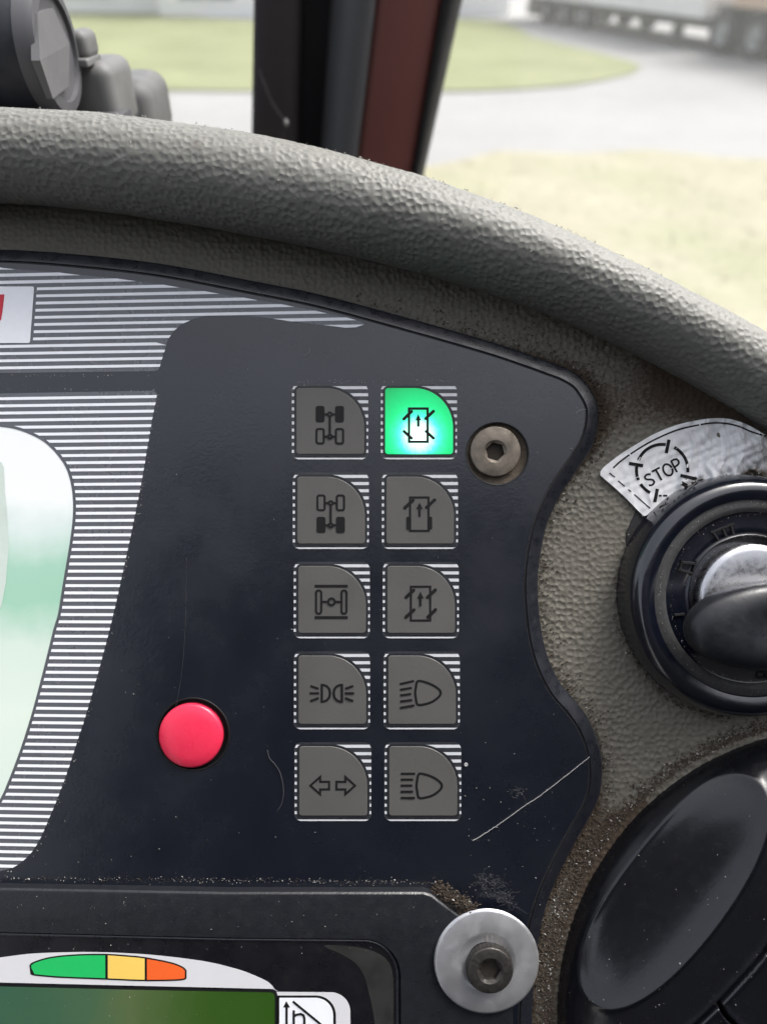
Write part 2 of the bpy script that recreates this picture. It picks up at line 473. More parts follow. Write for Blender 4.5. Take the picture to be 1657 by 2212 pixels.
M['wallwhite'] = ground_mat('white_wall', (.80, .80, .79), (.88, .88, .87), .4)
M['bluepane'] = plain('blue_pane', (.22, .27, .33), .15, vscale=2)
M['trailerwhite'] = plain('trailer_white', (.85, .85, .84), .4, vscale=2)
M['chassis'] = plain('chassis_grey', (.07, .07, .06), .6, vscale=3)
M['tyre'] = plain('tyre', (.025, .026, .028), .8, vscale=6)
M['rimmetal'] = plain('wheel_rim', (.30, .31, .31), .45, vscale=5)
M['cabpink'] = plain('cab_beige', (.55, .40, .30), .4, vscale=2)
M['trim_dark'] = plain('trim_dark', (.026, .02, .02), .55, vscale=8)
M['trim_black'] = plain('trim_black', (.006, .006, .008), .6, vscale=8)
M['trim_grey'] = plain('trim_grey', (.075, .075, .077), .55, vscale=8)
M['trim_red'] = plain('trim_red', (.16, .055, .045), .5, vscale=8)
M['seal'] = plain('seal_rubber', (.004, .004, .004), .7, vscale=8)
M['cabdark'] = plain('cab_lining', (.02, .021, .024), .8, vscale=6)

def sheet(name, loop, mat, kind='structure', **kw):
    lp = [Vector(p) for p in loop]
    tri = tessellate_polygon([[Vector((p.x, p.y, 0)) for p in lp]])
    v = [tuple(p) for p in lp]; f = []
    for a, b, c in tri:
        z = (lp[b] - lp[a]).to_2d().cross((lp[c] - lp[a]).to_2d())
        f.append((a, b, c) if z > 0 else (c, b, a))
    o = mobj(name, v, f, mat, space='world')
    return props(o, kind=kind, **kw)

sheet('ground', [(-600, -600, GROUND_Z), (600, -600, GROUND_Z), (600, 900, GROUND_Z), (-600, 900, GROUND_Z)], M['concrete'])
isl = [(-900, 196), (200, 194), (545, 196), (966, 196), (1188, 187), (1321, 168), (1385, 143), (1277, 111), (1151, 80), (1100, 52), (999, 42), (545, 44), (200, 24), (-900, 24)]
isl = spline(isl, 25, True)
sheet('grass_island', [on_ground(p[0], p[1], GROUND_Z + .03) for p in isl], M['grass'], label='green mown grass island between pale concrete drives')
ver = [on_ground(*p, GROUND_Z + .04) for p in ((905, 362), (1000, 345), (1080, 325), (1250, 332), (1400, 322), (1560, 340), (1750, 345), (2600, 350))]
ver += [Vector((9, .8, GROUND_Z + .04)), Vector((-.2, .8, GROUND_Z + .04)), Vector((-.2, ver[0].y, GROUND_Z + .04))]
sheet('dry_verge', ver, M['drygrass'], label='dry yellow grass verge beside the machine')
# tufts on the verge: a mass nobody could count
mb = MB(); gx = []
vv = np.array([(p.x, p.y) for p in ver])
px = rng.uniform(-.2, 9, 7000); py = rng.uniform(.9, 14, 7000)
ok = inside(px, py, vv); px, py = px[ok], py[ok]; n = len(px)
ang = rng.uniform(0, 6.28, n); hh = rng.uniform(.01, .035, n); wd = rng.uniform(.006, .015, n); ln = rng.normal(0, .05, (n, 2))
z0 = GROUND_Z + .04
va = np.stack([px - wd * np.cos(ang), py - wd * np.sin(ang), np.full(n, z0)], 1)
vb = np.stack([px + wd * np.cos(ang), py + wd * np.sin(ang), np.full(n, z0)], 1)
vc = np.stack([px + ln[:, 0], py + ln[:, 1], z0 + hh], 1)
tv = np.stack([va, vb, vc], 1).reshape(-1, 3)
o = mobj('dry_grass_blades', tv, np.arange(3 * n).reshape(-1, 3), M['drygrass'], space='world')
props(o, 'short dry yellow grass blades on the verge', 'grass', kind='stuff')

# white building far behind
bl = on_ground(-700, 22); br = on_ground(1098, 36)
dx = (br - bl); dx.z = 0; bw = dx.length; ex = dx.normalized(); ey = Vector((-ex.y, ex.x, 0))
hall = thing('white_hall', 'long low white building across the yard behind the pillar', 'building', tuple(bl), space='world')
def hallbox(x0, x1, y0, y1, z0, z1, name, mat, parent):
    q = MB(); c = bl + ex * ((x0 + x1) / 2) + ey * ((y0 + y1) / 2) + Vector((0, 0, (z0 + z1) / 2))
    q.box(tuple(c), (abs(x1 - x0), abs(y1 - y0), z1 - z0), [[ex.x, ey.x, 0], [ex.y, ey.y, 0], [0, 0, 1]])
    return q.build(name, mat, parent)
wl = hallbox(0, bw, 0, 8, 0, 5, 'wall', M['wallwhite'], hall)
hallbox(-.3, bw + .3, -.3, 8.3, 5.003, 5.4, 'roof', M['wallwhite'], hall)
def hx(px_): 
    r = ray(px_, 8); r.z = 0
    # where the sight line meets the facade plane
    A = CAM - bl; den = r.dot(ey); t = -(A.dot(ey)) / den
    return (A + r * t).dot(ex)
xa, xb = hx(425), hx(541)
bay = hallbox(xa - 1.0, xb + 1.2, -1.4, -.003, 0, 4.2, 'entrance_bay', M['wallwhite'], hall)
for i in range(7):
    x0 = xa - .2 + (i - 5) * 5.2
    yy = -1.43 if i == 5 else -.05
    w_ = hallbox(x0, x0 + (xb - xa), yy, yy + .024, .55, 3.0, 'window', M['bluepane'], hall)
    if i in (4, 5): hallbox(x0 + (xb - xa) / 2 - .04, x0 + (xb - xa) / 2 + .04, yy - .04, yy - .003, .55, 3.0, 'mullion', M['wallwhite'], w_)

# articulated lorry
A = on_ground(1190, 52); B = on_ground(1640, 136)
tx = (B - A); tx.z = 0; tx.normalize(); ty = Vector((-tx.y, tx.x, 0))          # ty points away from / towards?
if ty.dot(CAM - A) < 0: ty = -ty                                               # ty towards the camera
R3 = [[tx.x, -ty.x, 0], [tx.y, -ty.y, 0], [0, 0, 1]]
def tpos(px_, py_):
    p = on_ground(px_, py_); return (p - A).dot(tx)
def tbox(x0, x1, y0, y1, z0, z1, name, mat, parent):
    q = MB(); c = A + tx * ((x0 + x1) / 2) - ty * ((y0 + y1) / 2) + Vector((0, 0, (z0 + z1) / 2))
    q.box(tuple(c), (x1 - x0, y1 - y0, z1 - z0), R3); return q.build(name, mat, parent)
def wheel(x, y, r, parent, wdt=.32):
    c = np.array(A + tx * x - ty * y + Vector((0, 0, r))); a = np.array(ty); e1 = np.array(tx); e2 = np.array((0, 0, 1.))
    def ring(prof, name, mat, par, cap):
        seg = 28; v = []; th = np.linspace(0, 2 * np.pi, seg, endpoint=False)
        for rr, dd in prof: v.append(c + np.outer(np.cos(th) * rr, e1) + np.outer(np.sin(th) * rr, e2) + a * dd)
        f = [(j * seg + i, j * seg + (i + 1) % seg, (j + 1) * seg + (i + 1) % seg, (j + 1) * seg + i) for j in range(len(prof) - 1) for i in range(seg)]
        if cap: f.append(tuple((len(prof) - 1) * seg + i for i in range(seg)))
        return mobj(name, np.vstack(v), f, mat, par, True)
    t_ = ring([(r * .55, -wdt), (r * .97, -wdt), (r, -wdt * .8), (r, -.05), (r * .97, 0), (r * .62, .02), (r * .57, -.01)], 'wheel', M['tyre'], parent, False)
    ring([(r * .57, -.02), (r * .54, -.02), (r * .48, -.09), (r * .25, -.10), (r * .22, -.02), (r * .12, 0)], 'wheel_rim', M['rimmetal'], t_, True)
trl = thing('semi_trailer', 'white box semi-trailer on three small rear wheels, far side of the yard', 'trailer', tuple(A), space='world')
x_w = [tpos(1172, 49), tpos(1214, 56), tpos(1262, 64)]
x_d = [tpos(1545, 118), tpos(1614, 131)]
xe = x_d[0] - .75
tbox(x_w[0] - 1.6, xe - .1, 0, 2.5, .69, 3.6, 'box_body', M['trailerwhite'], trl)
tbox(x_w[0] - 1.6, xe + .3, .12, 2.4, .47, .685, 'chassis_frame', M['chassis'], trl)
tbox(x_w[0] - 1.55, x_w[0] - .65, .05, 2.45, .15, .465, 'rear_guard', M['chassis'], trl)
for x in x_w:
    for y in (.0, 2.2): wheel(x, y, .36, trl)
xs = x_w[2] + .75
tbox(xs, xe - .9, .02, .10, .10, .24, 'side_guard', M['chassis'], trl)
for x in (xs + .05, (xs + xe) / 2 - .2, xe - 1.2): tbox(x, x + .22, .101, .18, .10, .465, 'guard_post', M['chassis'], trl)
tbox(xe - 1.7, xe - 1.5, .3, .5, .02, .465, 'landing_leg', M['chassis'], trl)
trk = thing('lorry_tractor', 'lorry tractor unit with large twin rear wheels and a beige body', 'lorry', tuple(A), space='world')
tbox(x_d[0] - .7, x_d[1] + 4.2, .35, 2.2, .58, .93, 'chassis_frame', M['chassis'], trk)
tbox(x_d[0] - .55, x_d[1] + .75, .06, 2.44, .955, .99, 'cargo_deck', M['chassis'], trk)
for x in x_d:
    for y in (.0, 2.2): wheel(x, y, .47, trk)
for y in (.0, 2.2): wheel(x_d[1] + 3.2, y, .52, trk)
tbox(x_d[1] + .95, x_d[1] + 2.2, .05, .6, .45, .94, 'fuel_tank', M['rimmetal'], trk)
tbox(x_d[0] + .25, x_d[1] + 1.6, .02, 2.48, .993, 3.4, 'body', M['cabpink'], trk)
tbox(x_d[1] + 2.0, x_d[1] + 4.3, .02, 2.48, 1.1, 3.6, 'cab', M['cabpink'], trk)

# ------------------------------------------------------------------ the cab: pillar, glass, added unseen lining that shapes the light
def at_h(x, y, dist):
    """point on the sight line at a given horizontal distance"""
    r = ray(x, y); return CAM + r * (dist / math.hypot(r.x, r.y))
pil = thing('cab_pillar', 'dark cab corner pillar with grey and red-brown trim strips', 'pillar', tuple(at_h(770, 300, .5)), space='world')
def strip(name, mat, tl, tr_, bl_, br_, d0, d1, thick=.02, bulge=0.0):
    """pillar strip seen between two slanting edges; runs on above and below the view"""
    ns = 9
    a0, a1 = at_h(tl, 0, d0), at_h(bl_, 380, d0); b0, b1 = at_h(tr_, 0, d1), at_h(br_, 380, d1)
    rows = []
    for t in (-7.0, -3.0, 0, 1, 2.2, 4.0):
        p, q = a0 + (a1 - a0) * t, b0 + (b1 - b0) * t
        acr = (q - p); back = Vector((0, 1, 0))
        row = [p + back * thick]
        for i in range(ns):
            u_ = i / (ns - 1); row.append(p + acr * u_ - back * bulge * (1 - (2 * u_ - 1) ** 2))
        row.append(q + back * thick)
        rows.append([tuple(r) for r in row])
    P_ = np.array(rows)
    o_, _ = grid_obj(name, P_, mat, pil, wrap_v=True)
    return o_
strip('inner_trim', M['trim_dark'], 549, 650, 543, 640, .50, .505, .05, .004)
strip('recess', M['trim_black'], 650, 722, 640, 700, .53, .53, .02)
strip('grey_trim', M['trim_grey'], 716, 812, 690, 767, .512, .50, .04, .008)
strip('red_trim', M['trim_red'], 812, 958, 767, 893, .503, .515, .04, .003)
strip('rubber_seal', M['seal'], 956, 999, 891, 915, .512, .53, .03, .006)

def pane(name, mat, quad, label):
    q = [at_h(*p) for p in quad]
    nrm = (q[1] - q[0]).cross(q[2] - q[0]).normalized() * .004
    v = [tuple(p) for p in q] + [tuple(p + nrm) for p in q]
    return props(mobj(name, v, [(0, 1, 2, 3), (7, 6, 5, 4), (0, 4, 5, 1), (1, 5, 6, 2), (2, 6, 7, 3), (3, 7, 4, 0)], mat, space='world', base=tuple(q[0])), label, 'window')
pane('front_window', M['glass'], [(-500, -300, .66), (600, -300, .60), (590, 700, .60), (-500, 700, .66)], 'dusty cab window pane left of the pillar')
pane('side_window', M['glass'], [(930, -300, .56), (2600, -300, .62), (2600, 900, .62), (930, 900, .56)], 'large cab window pane right of the pillar')
pane('sliding_window', M['glass2'], [(1165, -300, .64), (2700, -300, .70), (2700, 900, .70), (1045, 900, .64)], 'second overlapping pane of dusty glass, edge right of the pillar')

def lining(name, c, size):
    q = MB(); q.box(c, size); return props(q.build(name, M['cabdark'], space='world'), kind='structure')
lining('unseen_rear_wall', (.2, -1.15, -.2), (1.6, .06, 2.4))  # out of view, added and sized to darken the panel's lower reflections
lining('cab_floor', (0, -.2, GROUND_Z + .75), (2.0, 1.9, .08))
lining('unseen_side_wall', (.95, -.62, -.25), (.06, .99, 2.2))  # out of view, added to keep side light off the rim underside
lining('unseen_side_wall', (-.95, -.62, -.5), (.06, .99, 1.64))  # out of view, added; kept low so the sky still reflects in the vent
for sx_ in (-1, 1): lining('unseen_side_panel', (sx_ * .95, .36, -.72), (.06, .96, 1.2))  # low panels out of view, added to block light from the ground outside
# ------------------------------------------------------------------ dashboard cowl: face and hood rim
T_ = [(-420, 262), (-200, 243), (0, 235), (150, 240), (300, 252), (545, 287), (700, 320), (830, 357), (915, 381), (1000, 412), (1150, 470), (1300, 540), (1450, 615), (1550, 668), (1657, 728), (1850, 850), (2050, 1010), (2200, 1160)]
B_ = [(-420, 455), (-200, 436), (0, 428), (200, 445), (400, 474), (550, 502), (700, 532), (850, 567), (1000, 609), (1150, 660), (1300, 724), (1450, 800), (1550, 857), (1657, 922), (1850, 1056), (2000, 1190), (2140, 1340)]
Ts = spline(T_, 8); Bs = spline(B_, 8)
m_ = 1050
Ts = resample(Ts, 1.0); Bs = resample(Bs, 1.0)
Ts = Ts[np.linspace(0, len(Ts) - 1, m_).astype(int)]; Bs = Bs[np.linspace(0, len(Bs) - 1, m_).astype(int)]
BH = 112.0
FACE_H = -30.0
Tl = np.array([L(*p, 0)[:2] for p in Ts]); Bl = np.array([L(*p, 0)[:2] for p in Bs])
nv = Tl - Bl; wid = np.linalg.norm(nv, axis=1); nv /= wid[:, None]
for _ in range(30): nv = (nv + np.roll(nv, 1, 0) + np.roll(nv, -1, 0)) / 3; nv[0] = nv[1]; nv[-1] = nv[-2]
nv /= np.linalg.norm(nv, axis=1, keepdims=True)
th = np.radians(np.concatenate([np.linspace(-62, 195, 150)]))
rows = []
for i in range(m_):
    H0 = 56 - 58 * min(1, max(0, (Ts[i][0] - 800) / 800))
    tT = (Tl[i] @ nv[i]) / FPX; tB = (Bl[i] @ nv[i]) / FPX; pT, pB = math.atan(tT), math.atan(tB)
    sup = lambda a_, p_: math.hypot(a_ * math.cos(p_), BH * math.sin(p_)) / math.cos(p_)
    lo_, hi_ = 10.0, 200.0
    for _ in range(40):
        a = (lo_ + hi_) / 2
        if H0 * (tT - tB) + sup(a, pT) + sup(-a, 0) > wid[i]: hi_ = a
        else: lo_ = a
    c = wid[i] - H0 * tT - sup(a, pT)
    dd = c - a * np.cos(th); hh = H0 + BH * np.sin(th)
    dd = np.concatenate([dd, [c + a * .9, c + a * .8]]); hh = np.concatenate([hh, [-160, -420]])
    p = np.zeros((len(dd), 3)); p[:, :2] = Bl[i] + np.outer(dd, nv[i]); p[:, 2] = hh
    rows.append(p)
RIM = np.array(rows)
cowl = thing('dashboard_cowl', 'grey grained dashboard cowl with a thick padded hood rim', 'dashboard', L(828, 700, FACE_H))
rim, used = grid_obj('hood_rim', RIM, M['rim'], cowl)
def dirt_attr(o, vals):
    at = o.data.attributes.new('dirt', 'FLOAT', 'POINT'); at.data.foreach_set('value', np.asarray(vals, np.float32))
dv = np.zeros(RIM.shape[:2]); 
dv[:, :] = -.35
xx = RIM[:, :, 0]
low = np.clip((np.radians(25) - th) / np.radians(40), 0, 1)
dv[:, :150] += low[None, :] * (np.clip((xx[:, :150] + 300) / 900, 0, 1)) * .5
for (bx_, by_, br_, ba_) in ((455, 372, 16, .62), (447, 355, 9, .5), (60, 300, 40, .2), (620, 420, 60, .22), (900, 470, 50, .2), (1240, 640, 60, .25), (1480, 720, 50, .22), (250, 395, 60, .22)):
    q_ = L(bx_, by_, 70); dv += ba_ * np.exp(-((RIM[..., 0] - q_[0]) ** 2 + (RIM[..., 1] - q_[1]) ** 2) / br_ ** 2)
dirt_attr(rim, dv.reshape(-1)[used])

# panel outline
PO = [(-420, 552), (-200, 541), (0, 538), (164, 548), (350, 569), (542, 605), (699, 637), (896, 690), (1053, 735), (1132, 761), (1193, 783), (1226, 796), (1258, 817), (1281, 849), (1292, 875), (1294, 899), (1289, 935), (1274, 975), (1237, 1030), (1211, 1069), (1190, 1113), (1177, 1150), (1166, 1210), (1162, 1270), (1168, 1350), (1184, 1420), (1212, 1478), (1246, 1518), (1274, 1559), (1293, 1606), (1301, 1653), (1298, 1706), (1284, 1747), (1249, 1810), (1208, 1889), (1183, 1951), (1168, 2008), (1158, 2080), (1150, 2200), (1150, 2420)]
POs = spline(PO, 7)
VC, VR = (1822, 2190), 630            # vent circle
SWC = (1629, 1292)                    # ignition switch top centre
gx = np.arange(-60, 1765, 2.6); gy = np.arange(350, 2300, 2.6)
GX, GY = np.meshgrid(gx, gy, indexing='ij')
inn = POs.copy(); inn[:, 0] -= 14
hide = inside(GX, GY, np.vstack([inn, [(-500, 2420)], [(-500, 560)]])) | (np.hypot(GX - VC[0], GY - VC[1]) < 590) | (np.hypot(GX - 1610, GY - 1292) < 215)
Bx = np.interp(GX, Bs[:, 0], Bs[:, 1])
hide |= GY < Bx - 70
keep = ~(hide[:-1, :-1] & hide[1:, 1:])
s_ = 1 - FACE_H / FPX
dB = GY - Bx
Z = np.full(GX.shape, FACE_H) + 16 * np.exp(-np.clip(dB, 0, 400) / 22.0) * np.clip((GX - 500) / 900, 0, 1) - 6 * np.exp(-np.clip(dB, 0, 400) / 40.0)
Pf = np.stack([(GX - 828.5) * s_, (1106 - GY) * s_, Z], -1)
face, used = grid_obj('face_panel', Pf[:, ::-1], M['face'], cowl, keep=keep[:, ::-1])
fx = GX[:, ::-1].reshape(-1)[used]; fy = GY[:, ::-1].reshape(-1)[used]
dP = poly_dist(fx, fy, POs[::3]); dV = np.abs(np.hypot(fx - VC[0], fy - VC[1]) - VR); dS = np.abs(np.hypot(fx - 1600, fy - 1292) - 250)
dBf = fy - np.interp(fx, Bs[:, 0], Bs[:, 1])
right = np.clip((fx - 700) / 600, 0, 1)
d = -.21 + .55 * np.exp(-dP / 22) * (.35 + .65 * right) + .62 * np.exp(-np.clip(dBf, 0, 999) / 85) * (.25 + .75 * right) + .45 * np.exp(-dV / 28) + .32 * np.exp(-dS / 16)
d += .35 * np.exp(-((fx - 1300) / 170) ** 2 - ((fy - 905) / 90) ** 2) + 1.0 * np.exp(-np.clip(1320 - fx, 0, 999) / 60) * np.clip((fy - 1700) / 150, 0, 1)
d += .5 * np.exp(-((fx - 1520) / 130) ** 2 - ((fy - 850) / 70) ** 2) + .45 * np.exp(-((fx - 1600) / 90) ** 2 - ((fy - 1040) / 30) ** 2)
dirt_attr(face, d)
mb = MB()   # the rest of the cowl outside the view
for (x0, y0, x1, y1) in ((-420, 520, -60, 2900), (1764, 1150, 2250, 2900), (-60, 2299, 1764, 2900)):
    mb.flat([(x0, y0), (x0, y1), (x1, y1), (x1, y0)], FACE_H - 1)
mb.build('outer_face', M['capgrey'], cowl)
# body of the binnacle below and behind
b0 = [L(x, y, -420) for x, y in ((-420, 500), (900, 480), (2150, 1300), (2250, 2900), (-420, 2900))]
b1 = [L(x, y, FACE_H - 4) for x, y in ((-420, 560), (900, 660), (2120, 1400), (2250, 2900), (-420, 2900))]
mb = MB(); mb.walls(np.array(b0), np.array(b1)); mb.add(b0, [(0, 1, 2, 3, 4)]); mb.build('binnacle_body', M['capgrey'], cowl)

# ------------------------------------------------------------------ instrument panel
pan = thing('instrument_panel', 'dark blue-black instrument panel with wavy raised border and membrane keys', 'instrument panel', L(700, 1300, FACE_H))
def offs(p, d):
    n_ = normals2(p); return p + n_ * d
ring0 = np.array([[*L(p[0], p[1], -8)[:2]] for p in POs])
def ringat(d, h):
    q = offs(ring0, -d) ; return np.column_stack([q, np.full(len(q), h)])
mb = MB()
prof = [(0, FACE_H - 3), (0, -12), (1.5, -9), (5, -7), (20, -2.2), (25, -.6), (27, -.2)]
rr_ = [ringat(*p) for p in prof]
for a, b in zip(rr_[:-1], rr_[1:]): mb.walls(a, b, False)
bd = mb.build('border', M['border'], pan, angle=40)
mb = MB()
for a, b in zip([ringat(27, -.2), ringat(28.2, -4), ringat(31.5, -4)], [ringat(28.2, -4), ringat(31.5, -4), ringat(33, .4)]): mb.walls(a, b, False)
mb.build('seam', M['groove'], pan, angle=60)
inner = ringat(33, 0.4)
keepm = inner[:, 1] < 1e9
outer = np.vstack([inner[keepm], [[*L(-420, 2420)[:2], .4]]])
scr1_c = L(1074, 980, 0); lamp_c = L(418, 1586, 0)
def circ(c, r, h, n=64):
    t = np.linspace(0, 2 * np.pi, n, endpoint=False); return np.stack([c[0] + r * np.cos(t), c[1] + r * np.sin(t), np.full(n, h)], 1)
hole1 = circ(scr1_c, 66, .4); hole2 = circ(lamp_c, 77, .4)
mb = MB(); mb.flat3([outer, hole1, hole2]); 
for c, r, dp_ in ((scr1_c, 66, -30), (lamp_c, 77, -14)):
    mb.walls(circ(c, r, dp_), circ(c, r, .4))
plate = mb.build('membrane', M['panel'], pan)
mb = MB(); mb.lathe(scr1_c, [(66.5, -12), (52, -16), (30, -17)], 64, True); mb.build('recess_floor', M['dirt_floor'], pan, angle=40)
mb = MB(); mb.lathe(scr1_c, [(69, .6), (68, 2.2), (66.2, 1.4), (65.5, -2)], 64)
mb.build('screw_recess', M['groove'], pan, angle=40)
mb = MB(); mb.lathe(lamp_c, [(78, -13), (40, -13)], 64, True); mb.lathe(lamp_c, [(80, .5), (78.5, 1.8), (76, 1.0), (75.5, -12)], 64)
ls = mb.build('lamp_recess', M['ink'], pan, angle=40)
lc = L(412, 1590, 6)
mb = MB(); mb.lathe(lc, [(69, -13), (69, 2), (68, 5), (64, 7.5), (45, 10.5), (20, 12.5), (.5, 13)], 72, True)
mb.build('warning_light', M['red'], pan, angle=40, label='round red warning light')

# printed stripes
def clip_line(y0, slope, x0, x1, poly, holes, step=.5):
    xs_ = np.arange(x0, x1, step); ys_ = y0 + slope * xs_
    ok_ = inside(xs_, ys_, poly)
    for h_ in holes: ok_ &= ~inside(xs_, ys_, h_)
    runs = []; st = None
    for i, o_ in enumerate(ok_):
        if o_ and st is None: st = i
        if (not o_ or i == len(ok_) - 1) and st is not None:
            if i - st > 3: runs.append((xs_[st], xs_[i]))
            st = None
    return runs
def stripe(mb, y, slope, x0, x1, th_, h, cutl, cutr):
    """one printed bar; ends follow the edge they were cut by"""
    f = lambda x: y + slope * x
    mb.flat([(x0 + cutl[0], f(x0) - th_ / 2), (x0 + cutl[1], f(x0) + th_ / 2), (x1 + cutr[1], f(x1) + th_ / 2), (x1 + cutr[0], f(x1) - th_ / 2)], h)
def ends(y, slope, th_, x0, x1, poly, holes):
    a = clip_line(y - th_ / 2, slope, x0, x1, poly, holes); b = clip_line(y + th_ / 2, slope, x0, x1, poly, holes)
    m = clip_line(y, slope, x0, x1, poly, holes)
    out = []
    for (s0, s1) in m:
        ta = min(a, key=lambda r: abs(r[0] - s0) + abs(r[1] - s1), default=(s0, s1)); tb = min(b, key=lambda r: abs(r[0] - s0) + abs(r[1] - s1), default=(s0, s1))
        cl = (max(-24, min(24, ta[0] - s0)), max(-24, min(24, tb[0] - s0))); cr = (max(-24, min(24, ta[1] - s1)), max(-24, min(24, tb[1] - s1)))
        out.append((s0, s1, cl, cr))
    return out
F1 = spline([(-420, 590), (-150, 578), (0, 579), (39, 582), (177, 594), (286, 606), (383, 620), (471, 634), (560, 649), (633, 662), (702, 676), (768, 691), (787, 699)], 6)
F1 = np.vstack([F1, spline([(785, 704), (760, 708), (711, 704), (650, 697), (598, 690), (542, 684), (480, 682), (442, 684), (409, 693), (383, 709), (370, 724), (363, 738), (353, 768), (344, 797), (337, 802)], 6), [(0, 806), (-420, 812)]])
logo = np.array(rrect(-330, 619, 66, 741, 4)); logo[:, 0] += (logo[:, 1] - 741) * -.075
logo_gap = np.array(rrect(-336, 613, 72, 746, 6)); logo_gap[:, 0] += (logo_gap[:, 1] - 741) * -.075
mb = MB(); mb.flat(F1, 1.2); f1 = mb.build('striped_field', M['stripe_bg'], pan)
mb = MB(); y = 730 - 15.45 * 10; i = 0
for q in range(17):
    yy = 733.5 + (q - 10) * 15.4; sl = -.0215 + .0004 * q
    for (a, b, cl, cr) in ends(yy, sl, 6.0, -415, 800, F1, [logo_gap]): stripe(mb, yy, sl, a, b, 6.0, 1.9, cl, cr)
mb.build('stripes', M['stripe'], f1)
mb = MB(); mb.flat(logo, 1.9); lg = mb.build('name_plate', M['stripe'], pan)
mb = MB(); mb.flat([(-300, 640), (11, 636), (7, 672), (4, 690), (-6, 704), (-300, 709)], 2.5); mb.build('logo_print', M['redprint'], lg)
DI = [(-300, 935), (-150, 919), (-60, 914), (0, 920), (33, 925), (65, 936), (98, 954), (124, 979), (144, 1008), (155, 1041), (160, 1077), (160, 1116), (155, 1162), (147, 1211), (137, 1270), (128, 1326), (118, 1360), (98, 1441), (72, 1539), (46, 1621), (20, 1689), (0, 1732), (-60, 1830), (-150, 1900), (-300, 1930)]
DIs = spline(DI, 6)
F2 = np.vstack([[(-420, 856), (0, 850)], spline([(330, 844), (338, 848), (339, 860), (330, 904), (309, 1028), (291, 1120), (268, 1228), (239, 1355), (196, 1513), (164, 1614), (141, 1683), (118, 1742), (88, 1811), (65, 1846), (33, 1872), (0, 1882)], 6), [(-60, 1888), (-420, 1888)]])
mb = MB(); mb.flat(F2, 1.2); f2 = mb.build('striped_field', M['stripe_bg'], pan)
gap = offs(DIs, 0); nn = normals2(DIs); gap = DIs - nn * (4.5 if (nn[10] @ np.array([0, 1])) > 0 else -4.5)
gapp = np.vstack([gap, [(-300, 1400)]])
mb = MB()
for q in range(66):
    yy = 861.5 + q * 15.52; sl = -.0145 + .034 * (yy - 860) / 930
    for (a, b, cl, cr) in ends(yy, sl, 6.2, -415, 345, F2, [gapp]): stripe(mb, yy, sl, a, b, 6.2, 1.9, cl, cr)
mb.build('stripes', M['stripe'], f2)
# gauge: dial with a green reflection painted into its colour, raised rim, needle
cy_ = (1106 - 1300) * K
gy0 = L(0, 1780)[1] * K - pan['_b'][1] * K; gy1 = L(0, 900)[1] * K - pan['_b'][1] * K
M['dial'] = lcd('dial_reflection', [(0, (.60, .70, .63)), (.28, (.66, .75, .66)), (.44, (.60, .71, .62)), (.55, (.32, .56, .42)), (.63, (.34, .57, .44)), (.72, (.62, .72, .68)), (.80, (.82, .84, .84)), (1, (.86, .88, .88))], 1, gy0, gy1, .12, .16, 45)
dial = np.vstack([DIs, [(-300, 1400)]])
mb = MB(); mb.flat(dial, 2.4); dl = mb.build('gauge_dial', M['dial'], pan, label='white gauge dial with a pale green reflection painted in')
mb = MB(); mb.stroke(DIs, 3.2, 3.0); mb.build('dial_rim', M['stripe_bg'], dl)
M['ndl'] = plain('needle', (.55, .63, .58), .4)
mb = MB(); mb.flat([(-14, 1000), (4, 998), (10, 1010), (12, 1060), (17, 1110), (20, 1180), (14, 1260), (4, 1310), (-14, 1330)], 3.4); mb.build('gauge_needle', M['ndl'], dl)

# ------------------------------------------------------------------ membrane keys
def sym_a(o, s, top_full):
    """axle drawing: two wheels in front, two behind, prop shaft between"""
    ops = []
    c = lambda x, y: (o[0] + (x - 125) * s, o[1] + (y - 105) * s)
    for (x0, x1) in ((324, 398), (484, 558)):
        for (y0, y1, full) in ((288, 424, top_full), (471, 605, not top_full)):
            p0, p1 = c(x0, y0), c(x1, y1)
            if full: ops.append(('fill', rrect(*p0, *p1, 5)))
            else:
                i_ = 1.9; ops.append(('loop', rrect(p0[0] + i_, p0[1] + i_, p1[0] - i_, p1[1] - i_, 4), 3.8))
    for y in (358, 541):
        ops.append(('line', [c(399, y), c(421, y)], 4)); ops.append(('line', [c(461, y), c(484, y)], 4))
        ops.append(('loop', arc(*c(441, y), 4.2, 0, 350, 20), 3.6))
    ops.append(('line', [c(441, 379), c(441, 520)], 3.8))
    return ops
def vehicle(o, s, ox, oy, rect, bars, arrow, extra=()):
    c = lambda x, y: (o[0] + (x - ox) * s, o[1] + (y - oy) * s)
    ops = [('loop', [c(rect[0], rect[1]), c(rect[2], rect[1]), c(rect[2], rect[3]), c(rect[0], rect[3])], 3.9)]
    for (x0, y0, x1, y1, w_) in bars: ops.append(('bar', [c(x0, y0), c(x1, y1)], w_ * s))
    ax, ay0, ay1, ay2, hw = arrow
    ops.append(('fill', [c(ax - hw, ay1), c(ax, ay0), c(ax + hw, ay1)])); ops.append(('line', [c(ax, ay1 - 3), c(ax, ay2)], 4.2))
    for (x0, y0, x1, y1) in extra: ops.append(('fill', rrect(*c(x0, y0), *c(x1, y1), 2.5)))
    return ops
